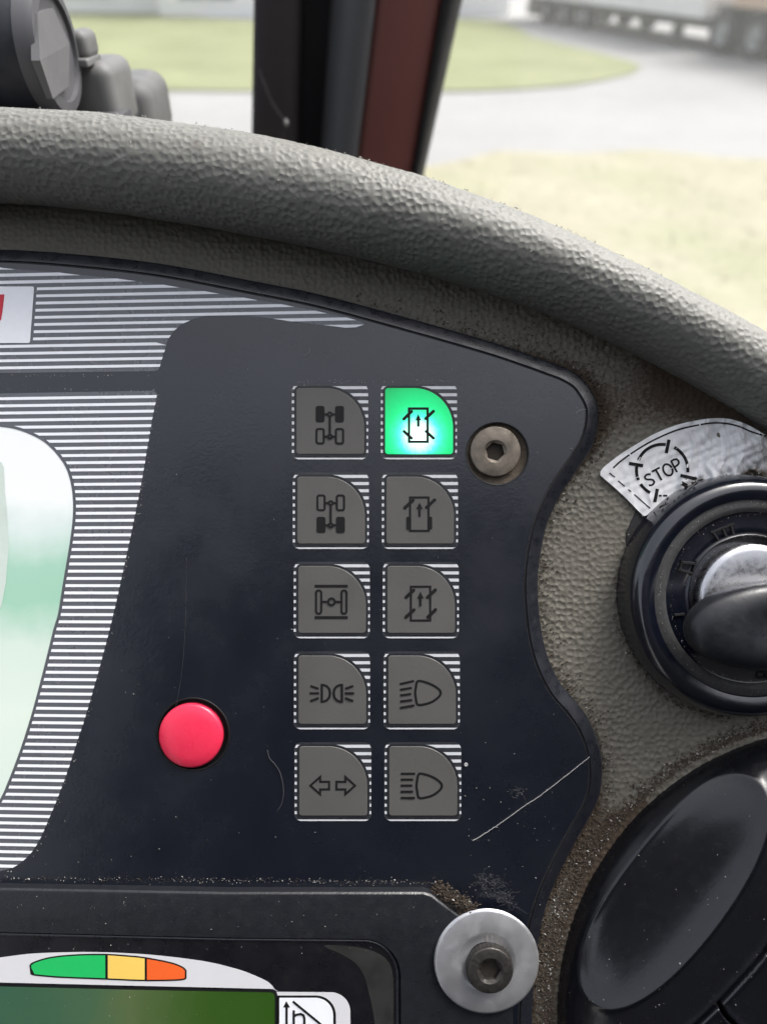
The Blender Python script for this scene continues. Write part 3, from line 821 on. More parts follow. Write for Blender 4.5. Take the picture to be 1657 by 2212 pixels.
def lamp(o, s, ox, oy, x0, y0, y1, xr, rays):
    c = lambda x, y: (o[0] + (x - ox) * s, o[1] + (y - oy) * s)
    ym = (y0 + y1) / 2
    pts = [(x0, y0), (x0 + 55, y0 + 5), (x0 + 115, y0 + 28), (x0 + 165, ym - 30), (xr, ym), (x0 + 165, ym + 32), (x0 + 115, y1 - 22), (x0 + 55, y1 - 2), (x0, y1), (x0 - 14, ym + 40), (x0 - 19, ym), (x0 - 14, ym - 40)]
    ops = [('loop', [tuple(p) for p in spline([c(*p) for p in pts], 2.2, True)], 4.3)]
    for (a, b, e, f) in rays: ops.append(('line', [c(a, b), c(e, f)], 4.2))
    return ops
sA, sB = .2618, .2745
def symbol_ops(r, cidx, o):
    if (r, cidx) == (0, 0): return sym_a(o, sA, True)
    if (r, cidx) == (1, 0): return sym_a(o, sA, False)
    if (r, cidx) == (0, 1): return vehicle(o, sA, 860, 95, (1097, 300, 1250, 574), [(1054, 386, 1118, 324, 22), (1234, 383, 1298, 322, 22), (1056, 488, 1118, 545, 20), (1237, 488, 1298, 544, 20)], (1173, 343, 398, 450, 25))
    if (r, cidx) == (1, 1): return vehicle(o, sA, 868, 830, (1104, 1037, 1256, 1312), [(1060, 1124, 1128, 1060, 24), (1240, 1119, 1306, 1057, 22)], (1182, 1078, 1133, 1195, 27), [(1074, 1195, 1101, 1303), (1258, 1195, 1286, 1300)])
    if (r, cidx) == (2, 1): return vehicle(o, sB, 832, 113, (1056, 309, 1208, 575), [(1018, 393, 1078, 337, 22), (1188, 392, 1248, 335, 22), (1018, 548, 1080, 492, 22), (1190, 548, 1250, 490, 22)], (1131, 347, 402, 463, 26))
    c = lambda x, y, ox, oy: (o[0] + (x - ox) * sB, o[1] + (y - oy) * sB)
    if (r, cidx) == (2, 0):
        q = lambda x, y: c(x, y, 132, 113); ops = []
        for y in (305, 552): ops.append(('line', [q(300, y), q(560, y)], 5.2))
        for (x0, x1) in ((311, 352), (511, 550)): ops.append(('loop', rrect(*q(x0, 339), *q(x1, 521), 5), 3.8))
        ops += [('line', [q(359, 428), q(398, 428)], 3.8), ('line', [q(466, 428), q(505, 428)], 3.8), ('loop', arc(*q(432, 428), 7.2, 0, 350, 24), 4.0)]
        return ops
    if (r, cidx) == (3, 0):
        q = lambda x, y: c(x, y, 133, 820); ops = []
        for sg in (1, -1):
            m = lambda x, y: q(434 + sg * (x - 434), y)
            ops.append(('loop', [m(355, 1085), m(370, 1085), m(395, 1095), m(414, 1118), m(420, 1150), m(414, 1182), m(395, 1205), m(370, 1215), m(355, 1215)], 4.3))
            for (a, b, e, f) in ((265, 1092, 330, 1115), (259, 1150, 333, 1150), (265, 1212, 331, 1187)): ops.append(('line', [m(a, b), m(e, f)], 4.2))
        return ops
    if (r, cidx) == (4, 0):
        ops = []
        for pts in ([(262, 1880), (339, 1812), (339, 1850), (409, 1850), (409, 1910), (339, 1910), (339, 1948)], [(613, 1880), (537, 1812), (537, 1850), (467, 1850), (467, 1910), (537, 1910), (537, 1948)]):
            ops.append(('loop', [c(x, y, 135, 1538) for x, y in pts], 3.8))
        return ops
    if (r, cidx) == (3, 1): return lamp(o, sB, 838, 820, 1108, 1056, 1238, 1289, [(968, 1078, 1080, 1053), (970, 1123, 1063, 1107), (970, 1167, 1058, 1155), (970, 1215, 1065, 1203), (970, 1265, 1082, 1245)])
    return lamp(o, sB, 845, 1538, 1118, 1789, 1975, 1298, [(975, 1787, 1088, 1787), (975, 1833, 1072, 1833), (975, 1880, 1066, 1880), (975, 1928, 1072, 1928), (975, 1977, 1086, 1977)])
KX = [[630, 821.5], [632, 824], [634, 826], [634.5, 828], [636, 830]]
KY = [829, 1020.5, 1213.5, 1407, 1603]
KW = [166, 165.5, 165.5, 165.5, 166.5]; KH = [164, 166, 166, 169, 171]
LAB = [['key with black front wheels on a four-wheel axle drawing', 'lit green key with a vehicle drawing, front and rear wheels turned opposite ways'],
       ['key with black rear wheels on a four-wheel axle drawing', 'grey key with a vehicle drawing, only the front wheels turned'],
       ['grey key with two wheels on an axle between two bars', 'grey key with a vehicle drawing, all wheels slanting the same way'],
       ['grey key with two side lamps back to back', 'grey key with a headlamp and slanting rays'],
       ['grey key with left and right arrows', 'grey key with a headlamp and level rays']]
for r in range(5):
    for c_ in range(2):
        x0, y0, w_, h_ = KX[r][c_], KY[r], KW[r], KH[r]
        rc = np.array(rrect(x0, y0, x0 + w_, y0 + h_, 15, 7))
        mb = MB(); mb.flat(rc, 1.2); key = mb.build('key', M['key_bg'], pan, label=LAB[r][c_])
        def shape(i, rs):
            xa_, ya_, xb_, yb_ = x0 + 10.5 + i, y0 + 9.3 + i, x0 + w_ - 9 - i, y0 + h_ - 12 - i
            pts = arc(xa_ + rs, ya_ + rs, rs, 90, 180, 6) + arc(xa_ + rs, yb_ - rs, rs, 180, 270, 6) + arc(xb_ - rs, yb_ - rs, rs, 270, 360, 6)
            R_ = 84 - i * .2; bl_ = arc(xb_ - R_, ya_ + R_ * 1.02, R_, 0, 90, 26, R_ * 1.02)
            return pts + bl_
        rin = np.array(rrect(x0 + .8, y0 + .8, x0 + w_ - .8, y0 + h_ - .6, 14, 7)); so = np.array(shape(-4.6, 11))
        mb = MB()
        for q in range(11):
            yy = y0 + (8.6 + 15.36 * q) * h_ / 165; t_ = 6.5 if q < 10 else 3.2
            if q == 10: yy = y0 + h_ - 2.4
            for (a, b, cl, cr) in ends(yy, 0, t_, x0 - 2, x0 + w_ + 2, rin, [so] if q < 10 else []): stripe(mb, yy, 0, a, b, t_, 1.8, cl, cr)
        mb.build('stripes', M['key_stripe'], key)
        mb = MB(); mb.flat(shape(-4.6, 11), 2.3); mb.build('face_outline', M['outline'], key)
        lit = (r, c_) == (0, 1)
        mb = MB(); mb.prism(shape(0, 6.5), 2.3, 3.4, .8); fo = mb.build('key_face', M['lit'] if lit else M['keyface'], key)
        if lit:
            p = (L(x0 + 83, y0 + 112, 3.4) - np.array(list(pan['_b']))) * K
            M['_led'].inputs[1].default_value = tuple(p)
        mb = MB(); hz = 3.9; kf = 1.4 if lit else 1.22
        for op in symbol_ops(r, c_, (x0, y0)):
            if op[0] == 'fill': mb.flat(op[1], hz)
            elif op[0] == 'loop': mb.stroke(op[1], op[2] * kf, hz, closed=True)
            elif op[0] == 'line': mb.stroke(op[1], op[2] * kf, hz)
            else:
                (xa_, ya_), (xb_, yb_) = op[1]; w2 = op[2] * .6; an = math.degrees(math.atan2(-(yb_ - ya_), xb_ - xa_))
                mb.flat(arc(xb_, yb_, w2, an - 90, an + 90, 8) + arc(xa_, ya_, w2, an + 90, an + 270, 8), hz)
            hz += .14
        mb.build('symbol', M['ink'], key)

# ------------------------------------------------------------------ screws
def socket_head(mb, c, r, h0, h1, rs, depth, bev=2.5, seg=72, rot=0.0):
    th_ = np.linspace(0, 2 * np.pi, seg, endpoint=False)
    def ring(r_, h_): return np.stack([c[0] + r_ * np.cos(th_), c[1] + r_ * np.sin(th_), np.full(seg, h_)], 1)
    a6 = (th_ + rot) % (math.pi / 3) - math.pi / 6; rh = rs * math.cos(math.pi / 6) / np.cos(a6)
    def hexr(k_, h_): return np.stack([c[0] + rh * k_ * np.cos(th_), c[1] + rh * k_ * np.sin(th_), np.full(seg, h_)], 1)
    seq = [ring(r, h0), ring(r, h1 - bev), ring(r - bev * .4, h1 - bev * .3), ring(r - bev, h1), ring(rs * 1.18, h1), ring(rs * 1.06, h1 - 2), hexr(1, h1 - 4), hexr(.97, h1 - depth), hexr(.3, h1 - depth - 4)]
    for a, b in zip(seq[:-1], seq[1:]): mb.walls(a, b)
sc = L(1070, 975, 2)
scr = thing('socket_screw', 'tarnished socket head screw sunk in the instrument panel beside the lit key', 'screw', (sc[0], sc[1], -17))
mb = MB(); socket_head(mb, sc, 54.5, -18, 2, 21, 14, rot=.3); mb.build('screw_head', M['steel'], scr, angle=35)
mb = MB(); mb.lathe((sc[0], sc[1]), [(19.5, -10.2), (.5, -10.0)], 24, True); mb.build('socket_dirt', M['dirt_dark'], scr)

# ------------------------------------------------------------------ load indicator unit below the panel
UH = 26
lu = thing('load_indicator', 'black textured load indicator unit with coloured bar and green screen', 'display', L(300, 2100, 0))
UO = [(-420, 1914), (0, 1920), (488, 1929), (915, 1929)] + [(932, 1934), (960, 1956), (1000, 1985), (1060, 2030), (1096, 2075), (1108, 2130)] + [(1110, 2420), (-420, 2420)]
SO = arc(785, 2109, 76, 0, 88, 14)
SO = [(862, 2420)] + [(862, 2300)] + SO + [(488, 2030), (0, 2018), (-420, 2010), (-420, 2419)]
uo = LL(UO, UH); so = LL(SO, UH); so[-1, 1] = uo[-1, 1] + 1; so[0, 1] = uo[-1, 1] + 1
def inset(p, d):
    area = .5 * np.sum(p[:, 0] * np.roll(p[:, 1], -1) - np.roll(p[:, 0], -1) * p[:, 1])
    a_ = p[:, :2] - np.roll(p[:, :2], 1, 0); b_ = np.roll(p[:, :2], -1, 0) - p[:, :2]
    a_ /= np.maximum(np.linalg.norm(a_, axis=1, keepdims=True), 1e-9); b_ /= np.maximum(np.linalg.norm(b_, axis=1, keepdims=True), 1e-9)
    na = np.stack([-a_[:, 1], a_[:, 0]], 1); nb = np.stack([-b_[:, 1], b_[:, 0]], 1); m = na + nb
    m /= np.maximum(np.linalg.norm(m, axis=1, keepdims=True), 1e-9); m /= np.clip(np.sum(m * nb, 1), .5, 1)[:, None]
    q = p.copy(); q[:, :2] += m * d * (1 if area > 0 else -1); return q
mb = MB()
bot = uo.copy(); bot[:, 2] = -2; e1 = uo.copy(); e1[:, 2] = UH - 5; e2 = inset(uo, 3); e2[:, 2] = UH - 1.2; e3 = inset(uo, 8); e3[:, 2] = UH
mb.walls(bot, e1); mb.walls(e1, e2); mb.walls(e2, e3)
# frame surface: between outer edge and screen recess (open to the left and below, outside the view)
mb.flat3([np.vstack([e3[:11], inset(so, -5)[:-1]])])
mb.build('housing', M['black_tex'], lu, angle=30)
mb = MB(); a = inset(so, -5); b = inset(so, -3.5); b[:, 2] = UH - 6; c2 = inset(so, -1.5); c2[:, 2] = UH - 9; d2 = so.copy(); d2[:, 2] = UH - 4; e = inset(so, 3); e[:, 2] = UH - 3.2; g = inset(so, 5); g[:, 2] = UH - 5
for p, q in ((a, b), (b, c2), (c2, d2), (d2, e), (e, g)): mb.walls(p, q)
mb.build('screen_lip', M['border'], lu, angle=60)
SH = UH - 5
mb = MB(); mb.flat3([g]); scrn = mb.build('screen_cover', M['screenblack'], lu)
# smeared grey film round the screen corner
M['film'] = plain('dusty_film', (.02, .02, .019), .55, var=.9, vscale=110)
mb = MB()
oc = arc(785, 2109, 66, 0, 88, 14); ic = arc(745, 2150, 62, 0, 88, 14)
film = [tuple(p) for p in spline([(850, 2300), (850, 2200), (849, 2110), (835, 2072), (800, 2052), (760, 2044), (700, 2042), (735, 2060), (765, 2078), (786, 2106), (796, 2140), (806, 2185), (812, 2240), (806, 2300)], 5)]
mb.flat(film, SH + .5); mb.build('dust_film', M['film'], scrn)
WD = spline([(-420, 2150), (-200, 2092), (0, 2068), (65, 2060), (130, 2057), (196, 2056), (262, 2058), (327, 2062), (400, 2070), (458, 2079), (510, 2092), (542, 2103), (580, 2121), (597, 2140)], 6)
WD = np.vstack([WD, [(601, 2140), (590, 2136), (0, 2122), (-420, 2116)]])
mb = MB(); mb.flat(WD, SH + .6); wd_ = mb.build('white_label', M['white'], lu)
TB = [(596, 2142), (725, 2143)] + list(reversed(arc(715, 2185, 42, 0, 85, 10))) + [(757, 2300), (596, 2300)]
mb = MB(); mb.flat(TB, SH + .6); tb = mb.build('white_tab', M['white'], lu)
ti = [(604, 2155), (685, 2155)] + list(reversed(arc(682, 2193, 38, 0, 86, 10))) + [(720, 2300), (604, 2300)]
to = [(598, 2150), (687, 2150)] + list(reversed(arc(683, 2193, 43, 0, 86, 10))) + [(726, 2301), (598, 2301)]
mb = MB(); mb.flat(to, SH + 1.0); mb.build('tab_outline', M['ink'], tb)
mb = MB(); mb.flat(ti, SH + 1.4); mb.build('tab_face', M['stripe'], tb)
mb = MB(); z = SH + 1.9
mb.flat([(612, 2176), (619, 2162), (627, 2176)], z); mb.stroke([(619.5, 2174), (619.5, 2240)], 5, z + .15)
mb.stroke([(633, 2163), (705, 2222)], 5, z + .3); mb.stroke([(635, 2182), (635, 2250)], 5, z + .45)
mb.stroke([(635, 2196), (640, 2192), (650, 2190), (656, 2193), (658, 2200), (658, 2250)], 5, z + .6)
mb.build('height_symbol', M['ink'], tb)
LZ = spline([(65, 2085), (72, 2078), (108, 2067), (164, 2061), (229, 2060), (275, 2063), (314, 2067), (370, 2078), (396, 2088), (404, 2096)], 5)
LZ = np.vstack([LZ, spline([(404, 2113), (396, 2117), (360, 2119), (300, 2119), (229, 2116), (131, 2112), (75, 2107), (67, 2104)], 5)])
mb = MB(); mb.flat(LZ, SH + 1.1); lz = mb.build('bar_outline', M['ink'], wd_)
li = inset(LL(LZ, SH + 1.6), 3.3)
def cut(x0, x1):
    q = li.copy(); ax = (x0 - 828.5) * (1 - (SH + 1.6) / FPX); bx = (x1 - 828.5) * (1 - (SH + 1.6) / FPX)
    q[:, 0] = np.clip(q[:, 0], ax, bx)
    o_ = [q[0]]
    for p in q[1:]:
        if np.linalg.norm(p - o_[-1]) > .4: o_.append(p)
    return np.array(o_)
def seg_poly(x0, x1, name, mat):
    s = 1 - (SH + 1.6) / FPX; ax, bx = (x0 - 828.5) * s, (x1 - 828.5) * s
    xs_ = np.linspace(max(ax, li[:, 0].min() + .5), min(bx, li[:, 0].max() - .5), 24); up, dn = [], []
    n_ = len(li)
    for x in xs_:
        ys_ = []
        for i in range(n_):
            p, q = li[i], li[(i + 1) % n_]
            if (p[0] - x) * (q[0] - x) <= 0 and abs(p[0] - q[0]) > 1e-6: ys_.append(p[1] + (q[1] - p[1]) * (x - p[0]) / (q[0] - p[0]))
        up.append((x, max(ys_), SH + 1.6)); dn.append((x, min(ys_), SH + 1.6))
    q = MB(); q.flat3([np.array(dn + up[::-1])]); q.build(name, mat, lz)
seg_poly(60, 228.5, 'green_segment', M['green']); seg_poly(234, 313.5, 'yellow_segment', M['yellow']); seg_poly(318.5, 410, 'orange_segment', M['orange'])
lx0 = (L(0, 0)[0] - lu['_b'][0]) * K; lx1 = (L(600, 0)[0] - lu['_b'][0]) * K
M['lcd'] = lcd('green_lcd', [(0, (.035, .10, .06)), (.3, (.055, .115, .06)), (.5, (.085, .125, .05)), (.75, (.035, .085, .014)), (1, (.025, .075, .008))], 0, lx0, lx1, .16, .35, 60)
mb = MB(); mb.flat([(-420, 2119), (0, 2126), (300, 2133), (590, 2139), (598, 2143), (601, 2152), (601, 2300), (-420, 2300)], SH + 1.0); lco = mb.build('screen_outline', M['ink'], lu)
mb = MB(); mb.flat([(-420, 2125), (0, 2130.5), (300, 2138), (585, 2143.5), (592, 2146), (594, 2154), (594, 2299), (-420, 2299)], SH + 1.4); mb.build('green_screen', M['lcd'], lco)

# washer and bolt
wc = L(1051, 2077, 34)
wsh = thing('washer', 'large bright aluminium washer under a bolt at the bottom edge', 'washer', (wc[0], wc[1], UH))
mb = MB(); mb.lathe(wc, [(40, UH + .5), (104, UH + .5), (109, UH + 2), (111, UH + 5), (110, UH + 7.5), (105, UH + 9.5), (64, UH + 11), (58, UH + 10.2), (53, UH + 6), (40, UH + 5)], 96)
mb.build('washer_disc', M['alu'], wsh, angle=50)
bc = L(1056, 2087, UH + 8)
blt = thing('cap_bolt', 'dark knurled socket cap bolt through the bright washer', 'bolt', (bc[0], bc[1], UH + 6))
mb = MB()
seg = 72; th_ = np.linspace(0, 2 * np.pi, seg, endpoint=False); kn = 1 + .012 * (np.arange(seg) % 2)
def kr(r_, h_): return np.stack([bc[0] + r_ * kn * np.cos(th_), bc[1] + r_ * kn * np.sin(th_), np.full(seg, h_)], 1)
mb.walls(kr(49, UH + 5), kr(48.5, UH + 21)); mb.build('bolt_shank', M['dark_steel'], blt)
mb = MB(); socket_head(mb, bc, 48.3, UH + 20, UH + 25, 23, 17, 3); mb.build('bolt_head', M['dark_steel'], blt, angle=35)
mb = MB(); mb.lathe((bc[0], bc[1]), [(22, UH + 11.5), (.5, UH + 10.5)], 24, True); mb.build('socket_dirt', M['dirt_dark'], blt)

# ------------------------------------------------------------------ ignition switch and key
sw_c = L(SWC[0], SWC[1], 54)
sw = thing('ignition_switch', 'round glossy black ignition switch with a metal barrel', 'switch', (sw_c[0], sw_c[1], FACE_H))
mb = MB(); mb.lathe(sw_c, [(262, FACE_H - 2), (262, -10), (259, 16), (252, 36), (243, 49), (233, 55), (222, 55), (208, 51), (206, 47)], 120); mb.build('bezel_ring', M['gloss_black'], sw, angle=45)
mb = MB(); mb.lathe(sw_c, [(206, 46), (192, 48), (182, 46), (180, 41)], 120); mb.build('inner_ring', M['dust_ring'], sw, angle=60)
mb = MB(); mb.lathe(sw_c, [(180.5, 41), (176, 40), (150, 41), (134, 40), (130, 36), (128, 20), (100, 20)], 120)
dialp = mb.build('dial_plate', M['gloss_black'], sw, angle=45)
bar_c = L(SWC[0], 1294, 60)
mb = MB(); mb.lathe(bar_c, [(115, 20), (115, 52), (113, 59), (108, 63), (100, 64.5), (60, 65), (.5, 65)], 96, True); mb.build('barrel', M['chrome'], sw, angle=50)
def relief(name, segs):
    q = MB()
    for (x0, y0, x1, y1, w_) in segs:
        p0, p1 = L(x0, y0, 43), L(x1, y1, 43); d_ = p1 - p0; n_ = np.array((-d_[1], d_[0], 0)); n_ = n_ / np.linalg.norm(n_) * w_ / 2
        bt = np.array([p0 - n_, p1 - n_, p1 + n_, p0 + n_]); bt[:, 2] = 39; tp = np.array([p0 - n_ * .6, p1 - n_ * .6, p1 + n_ * .6, p0 + n_ * .6]); tp[:, 2] = 45
        q.walls(bt, tp); q.flat3([tp])
    q.build(name, M['relief'], dialp)
cr = lambda x, y: ((2350 + x * .452) / 1.8443, (1900 + y * .452) / 1.8443)
relief('numeral_two', [(*cr(800, 755), *cr(930, 765), 7), (*cr(775, 815), *cr(900, 850), 7), (*cr(812, 728), *cr(786, 830), 5), (*cr(935, 740), *cr(897, 872), 5)])
relief('numeral_three', [(*cr(1082, 485), *cr(1130, 558), 7), (*cr(1165, 450), *cr(1200, 525), 7), (*cr(1240, 425), *cr(1262, 505), 7), (*cr(1065, 492), *cr(1265, 412), 5)])
relief('numeral_one', [(*cr(745, 1218), *cr(830, 1210), 6)])
relief('letter_p', [(*cr(1540, 1660), *cr(1545, 1780), 6), (*cr(1465, 1770), *cr(1545, 1765), 6), (*cr(1470, 1730), *cr(1470, 1770), 6), (*cr(1475, 1722), *cr(1540, 1715), 6)])
# dark wedge standing in for the shaded gap at the switch's upper left
mb = MB(); mb.prism([(1378, 1092), (1402, 1108), (1392, 1150), (1375, 1190), (1352, 1182), (1352, 1150)], FACE_H - 4, FACE_H + 3, 2); mb.build('gap_wedge', M['groove'], sw)
# key: flattened rubber bow
kc = L(1702, 1349, 128)
key = thing('ignition_key', 'black rubber key bow turned in the ignition switch', 'key', (kc[0], kc[1], 66))
nu, nvv = 64, 40; A_ = np.zeros((nu, nvv, 3))
for i in range(nu):
    for j in range(nvv):
        u_ = 2 * math.pi * i / nu; w2 = math.pi * (j + .02) / (nvv - .96) - math.pi / 2
        e_ = .82; sg = lambda q, e: math.copysign(abs(q) ** e, q)
        x = 205 * sg(math.cos(w2), .8) * sg(math.cos(u_), e_); y = 88 * sg(math.cos(w2), .8) * sg(math.sin(u_), .95); z = 52 * sg(math.sin(w2), .62)
        # pinched waist of the grip
        if z > 0: z -= 16 * math.exp(-((x + 20) / 90) ** 2 - ((y - 10) / 55) ** 2)
        ca, sa = math.cos(.06), math.sin(.06); A_[i, j] = (kc[0] + x * ca - y * sa, kc[1] + x * sa + y * ca, kc[2] + z)
ko, _ = grid_obj('bow', A_, M['rubber'], key, wrap_u=True)
mb = MB(); mb.box((kc[0] - 20, kc[1] - 6, 66), (120, 30, 40)); mb.build('shaft', M['chrome'], key)

# ------------------------------------------------------------------ round vent at the lower right
vc = L(VC[0], VC[1], FACE_H)
vent = thing('air_vent', 'round black air vent with an oval finger dish, bottom right corner', 'vent', (vc[0], vc[1], FACE_H))
rr = np.concatenate([[0], np.linspace(30, 560, 190), np.linspace(563, 632, 34)]); tt = np.radians(np.concatenate([np.linspace(78, 196, 520), np.linspace(198, 436, 80)]))
RR, TT = np.meshgrid(rr, tt, indexing='ij')
X = vc[0] + RR * np.cos(TT); Y = vc[1] + RR * np.sin(TT)
kr_ = np.array([0, 440, 500, 535, 560, 585, 605, 618, 632.]); ka_ = np.radians([0, 3, 9, 19, 30, 38, 50, 62, 78.])
fr = np.linspace(632, 0, 1265); fh = np.concatenate([[0], np.cumsum(np.tan(np.interp(fr[:-1], kr_, ka_)) * .5)])
dome = FACE_H - 4 + np.interp(RR, fr[::-1], fh[::-1])
ec = L(1450, 1922, 50); ax_ = np.array((.608, .794)); pr = np.array((.794, -.608))
ex_ = (X - ec[0]) * ax_[0] + (Y - ec[1]) * ax_[1]; ep = (X - ec[0]) * pr[0] + (Y - ec[1]) * pr[1]
q2 = (np.abs(ex_) / 288) ** 2.1 + (np.abs(ep) / 90) ** 2
dish = np.clip(1 - q2 ** 1.1, 0, 1)
ridge = np.exp(-((np.sqrt(q2) - 1.0) / .05) ** 2)
Zv = dome - 33 * dish + 4.5 * ridge * (.45 + .55 * np.clip((ep + 40) / 60, 0, 1))
c6 = lambda x, y: L((2150 + x * .5785) / 1.8443, (2800 + y * .5785) / 1.8443, 60)[:2]
g1 = spline([c6(*p) for p in ((1720, 1280), (1566, 1480), (1530, 1560), (1460, 1680), (1300, 1860), (1180, 1990), (1080, 2090), (960, 2212), (800, 2420))], 6)
g2 = spline([c6(*p) for p in ((1180, 1990), (1230, 2080), (1370, 2212), (1600, 2420))], 6)
dg = np.minimum(poly_dist(X.ravel(), Y.ravel(), g1), poly_dist(X.ravel(), Y.ravel(), g2)).reshape(X.shape)
Zv = Zv - 26 * np.exp(-(dg / 3.6) ** 4) + 3 * np.exp(-((dg - 8) / 6) ** 2)
grid_obj('vent_body', np.stack([X, Y, Zv], -1), M['vent'], vent, wrap_v=True)

# ------------------------------------------------------------------ STOP sticker
sc4 = lambda x, y: ((2350 + x * .4261) / 1.8443, (1600 + y * .4261) / 1.8443)
top = spline([sc4(*p) for p in ((95, 655), (125, 615), (195, 558), (300, 480), (450, 388), (600, 302), (800, 222), (1000, 175), (1150, 156), (1280, 160), (1400, 190), (1500, 232), (1657, 325), (1800, 420))], 3)
botm = spline([sc4(*p) for p in ((95, 690), (300, 870), (475, 1046), (520, 1066), (580, 1015), (640, 962), (690, 925), (760, 885), (870, 820), (980, 752), (1040, 722), (1100, 742), (1170, 745), (1240, 725), (1310, 745), (1385, 738), (1420, 690), (1520, 640), (1640, 700), (1800, 680))], 3)
nS, nT = 240, 90
tp = top[np.linspace(0, len(top) - 1, nS).astype(int)]; bt = botm[np.linspace(0, len(botm) - 1, nS).astype(int)]
kx = rng.uniform(.03, .12, 12); ky = rng.uniform(-.05, .05, 12); kp = rng.uniform(0, 6.28, 12)
def wrinkle(x, y):
    """crumpled film: soft folds, stronger towards the right"""
    x = np.asarray(x, float); y = np.asarray(y, float)
    z = np.zeros_like(x)
    for a, b, c in zip(kx, ky, kp): z += np.sin(a * x + b * y + c)
    k_ = np.clip((x - 1400) / 150, .25, 1)
    sharp = np.abs(np.sin(.085 * x + .012 * y + .7 * np.sin(.05 * y)))
    lift = 26 * np.clip((x - 1560) / 100, 0, 1) ** 1.5 * np.clip((1010 - y) / 90, 0, 1)
    z = z + 2.2 * np.sin(.21 * x + .10 * y + 1.3 * np.sin(.09 * y)) * np.sin(.06 * x - .16 * y + 2) + 1.4 * np.abs(np.sin(.12 * y - .05 * x + 1.2 * np.sin(.08 * x)))
    return -22.0 + 1.7 * z * k_ + 8 * k_ * (1 - sharp) ** 2 + 4 * np.sin(.045 * y + .02 * x) * k_ + lift
tg = np.linspace(0, 1, nT)
SX = tp[:, None, 0] * (1 - tg) + bt[:, None, 0] * tg; SY = tp[:, None, 1] * (1 - tg) + bt[:, None, 1] * tg
SZ = wrinkle(SX, SY)
sP = np.stack([(SX - 828.5) * (1 - SZ / FPX), (1106 - SY) * (1 - SZ / FPX), SZ], -1)
def sticker_mat():
    m, t, b = new_mat('worn_sticker')
    n = noise(t, 260, 6, .7); n2 = noise(t, 90, 4)
    at = node(t, 'ShaderNodeAttribute', attribute_name='dirt')
    ad = node(t, 'ShaderNodeMath', operation='ADD'); t.links.new(n.outputs['Fac'], ad.inputs[0]); t.links.new(at.outputs['Fac'], ad.inputs[1])
    f = ramp(t, ad.outputs[0], [(.62, 0.0), (.95, 1.0)])
    base = mixc(t, n2.outputs['Fac'], (.72, .72, .73), (.84, .84, .84))
    c = mixc(t, f.outputs[0], base, (.16, .13, .10)); t.links.new(c, b.inputs['Base Color']); b.inputs['Roughness'].default_value = .42
    bp = node(t, 'ShaderNodeBump'); bp.inputs['Distance'].default_value = 1.2e-4; t.links.new(n.outputs['Fac'], bp.inputs['Height']); t.links.new(bp.outputs[0], b.inputs['Normal'])
    return m
M['sticker'] = sticker_mat()
stk, used = grid_obj('stop_sticker', sP[:, ::-1], M['sticker'], base=sP[60, 45])
props(stk, 'crumpled white sticker with STOP in a broken circle above the ignition switch', 'sticker')
sx = SX[:, ::-1].reshape(-1)[used]; sy = SY[:, ::-1].reshape(-1)[used]; tgg = np.tile(tg[::-1], nS)[used]
dirt_attr(stk, .28 * np.exp(-(1 - tgg) / .10) * np.clip((sx - 1400) / 60, .3, 1) + .26 * np.clip((sx - 1560) / 90, 0, 1) - .02)
mb = MB(); HF = lambda x, y: float(wrinkle(x, y))
wear = lambda pr_: (lambda p: math.sin(p[0] * 1.7 + p[1] * 2.3) + math.sin(p[0] * .61 - p[1] * .9 + 1) < pr_)
mb.stroke(spline([sc4(*p) for p in ((215, 620), (300, 545), (450, 442), (600, 357), (800, 270), (1000, 221), (1150, 200), (1280, 206), (1400, 236), (1500, 280), (1645, 325))], 3), 3.5, .7, hf=HF, keep=wear(1.7))
for (a, b, c, d_) in ((180, 668, 232, 708), (260, 740, 322, 792), (355, 822, 382, 842), (412, 868, 560, 998)): mb.stroke([sc4(a, b), sc4(c, d_)], 2.6, .7, hf=HF, step=3)
cc = sc4(672, 640); Rc = 240 * .2310
for (a0, a1) in ((82, 158), (-5, 62), (172, 203), (213, 242)):
    mb.stroke(arc(cc[0], cc[1], Rc, a0, a1, 20), 6.6, .8, hf=HF, keep=wear(1.75))
for (a, b, c, d_) in ((736, 356, 710, 482), (362, 577, 494, 600), (842, 690, 978, 720), (628, 816, 602, 940)): mb.stroke([sc4(a, b), sc4(c, d_)], 7.2, .95, hf=HF, step=3)
# letters
ra = math.radians(29); ux = np.array((math.cos(ra), -math.sin(ra))); uy = np.array((math.sin(ra), math.cos(ra)))
o0 = np.array(sc4(497, 700))
def gl(pts, dx): return [tuple(o0 + ux * (p[0] + dx) + uy * p[1]) for p in pts]
LT = {'S': [(15, 4), (12, 1), (7, 0), (2, 2), (1, 6), (4, 10), (10, 13), (14, 17), (14, 22), (10, 25), (5, 25), (1, 22)],
      'T': None, 'O': None, 'P': None}
mb.stroke(gl([(p[0] * 1.05, p[1] * 1.0) for p in LT['S']], 0), 4.2, .8, hf=HF, step=2)
mb.stroke(gl([(0, 0), (19, 0)], 21), 4.2, .8, hf=HF, step=2); mb.stroke(gl([(9.5, 0), (9.5, 26)], 21), 4.2, .95, hf=HF, step=2)
oo = arc(10, 13, 9.5, 0, 352, 28, 13); mb.stroke(gl(oo, 43), 4.2, .8, hf=HF)
mb.stroke(gl([(1, 27), (1, 0), (8, 0), (14, 2), (15.5, 7), (14, 12), (8, 14.5), (1, 14.5)], 67), 4.2, .8, hf=HF, step=2)
mb.stroke([sc4(640, 880), sc4(720, 880)], 4, .8, hf=HF, step=3, keep=wear(.7)); mb.stroke([sc4(850, 760), sc4(905, 790)], 9, .8, hf=HF, step=3, keep=wear(.9))
mb.build('stop_print', M['ink'], stk)

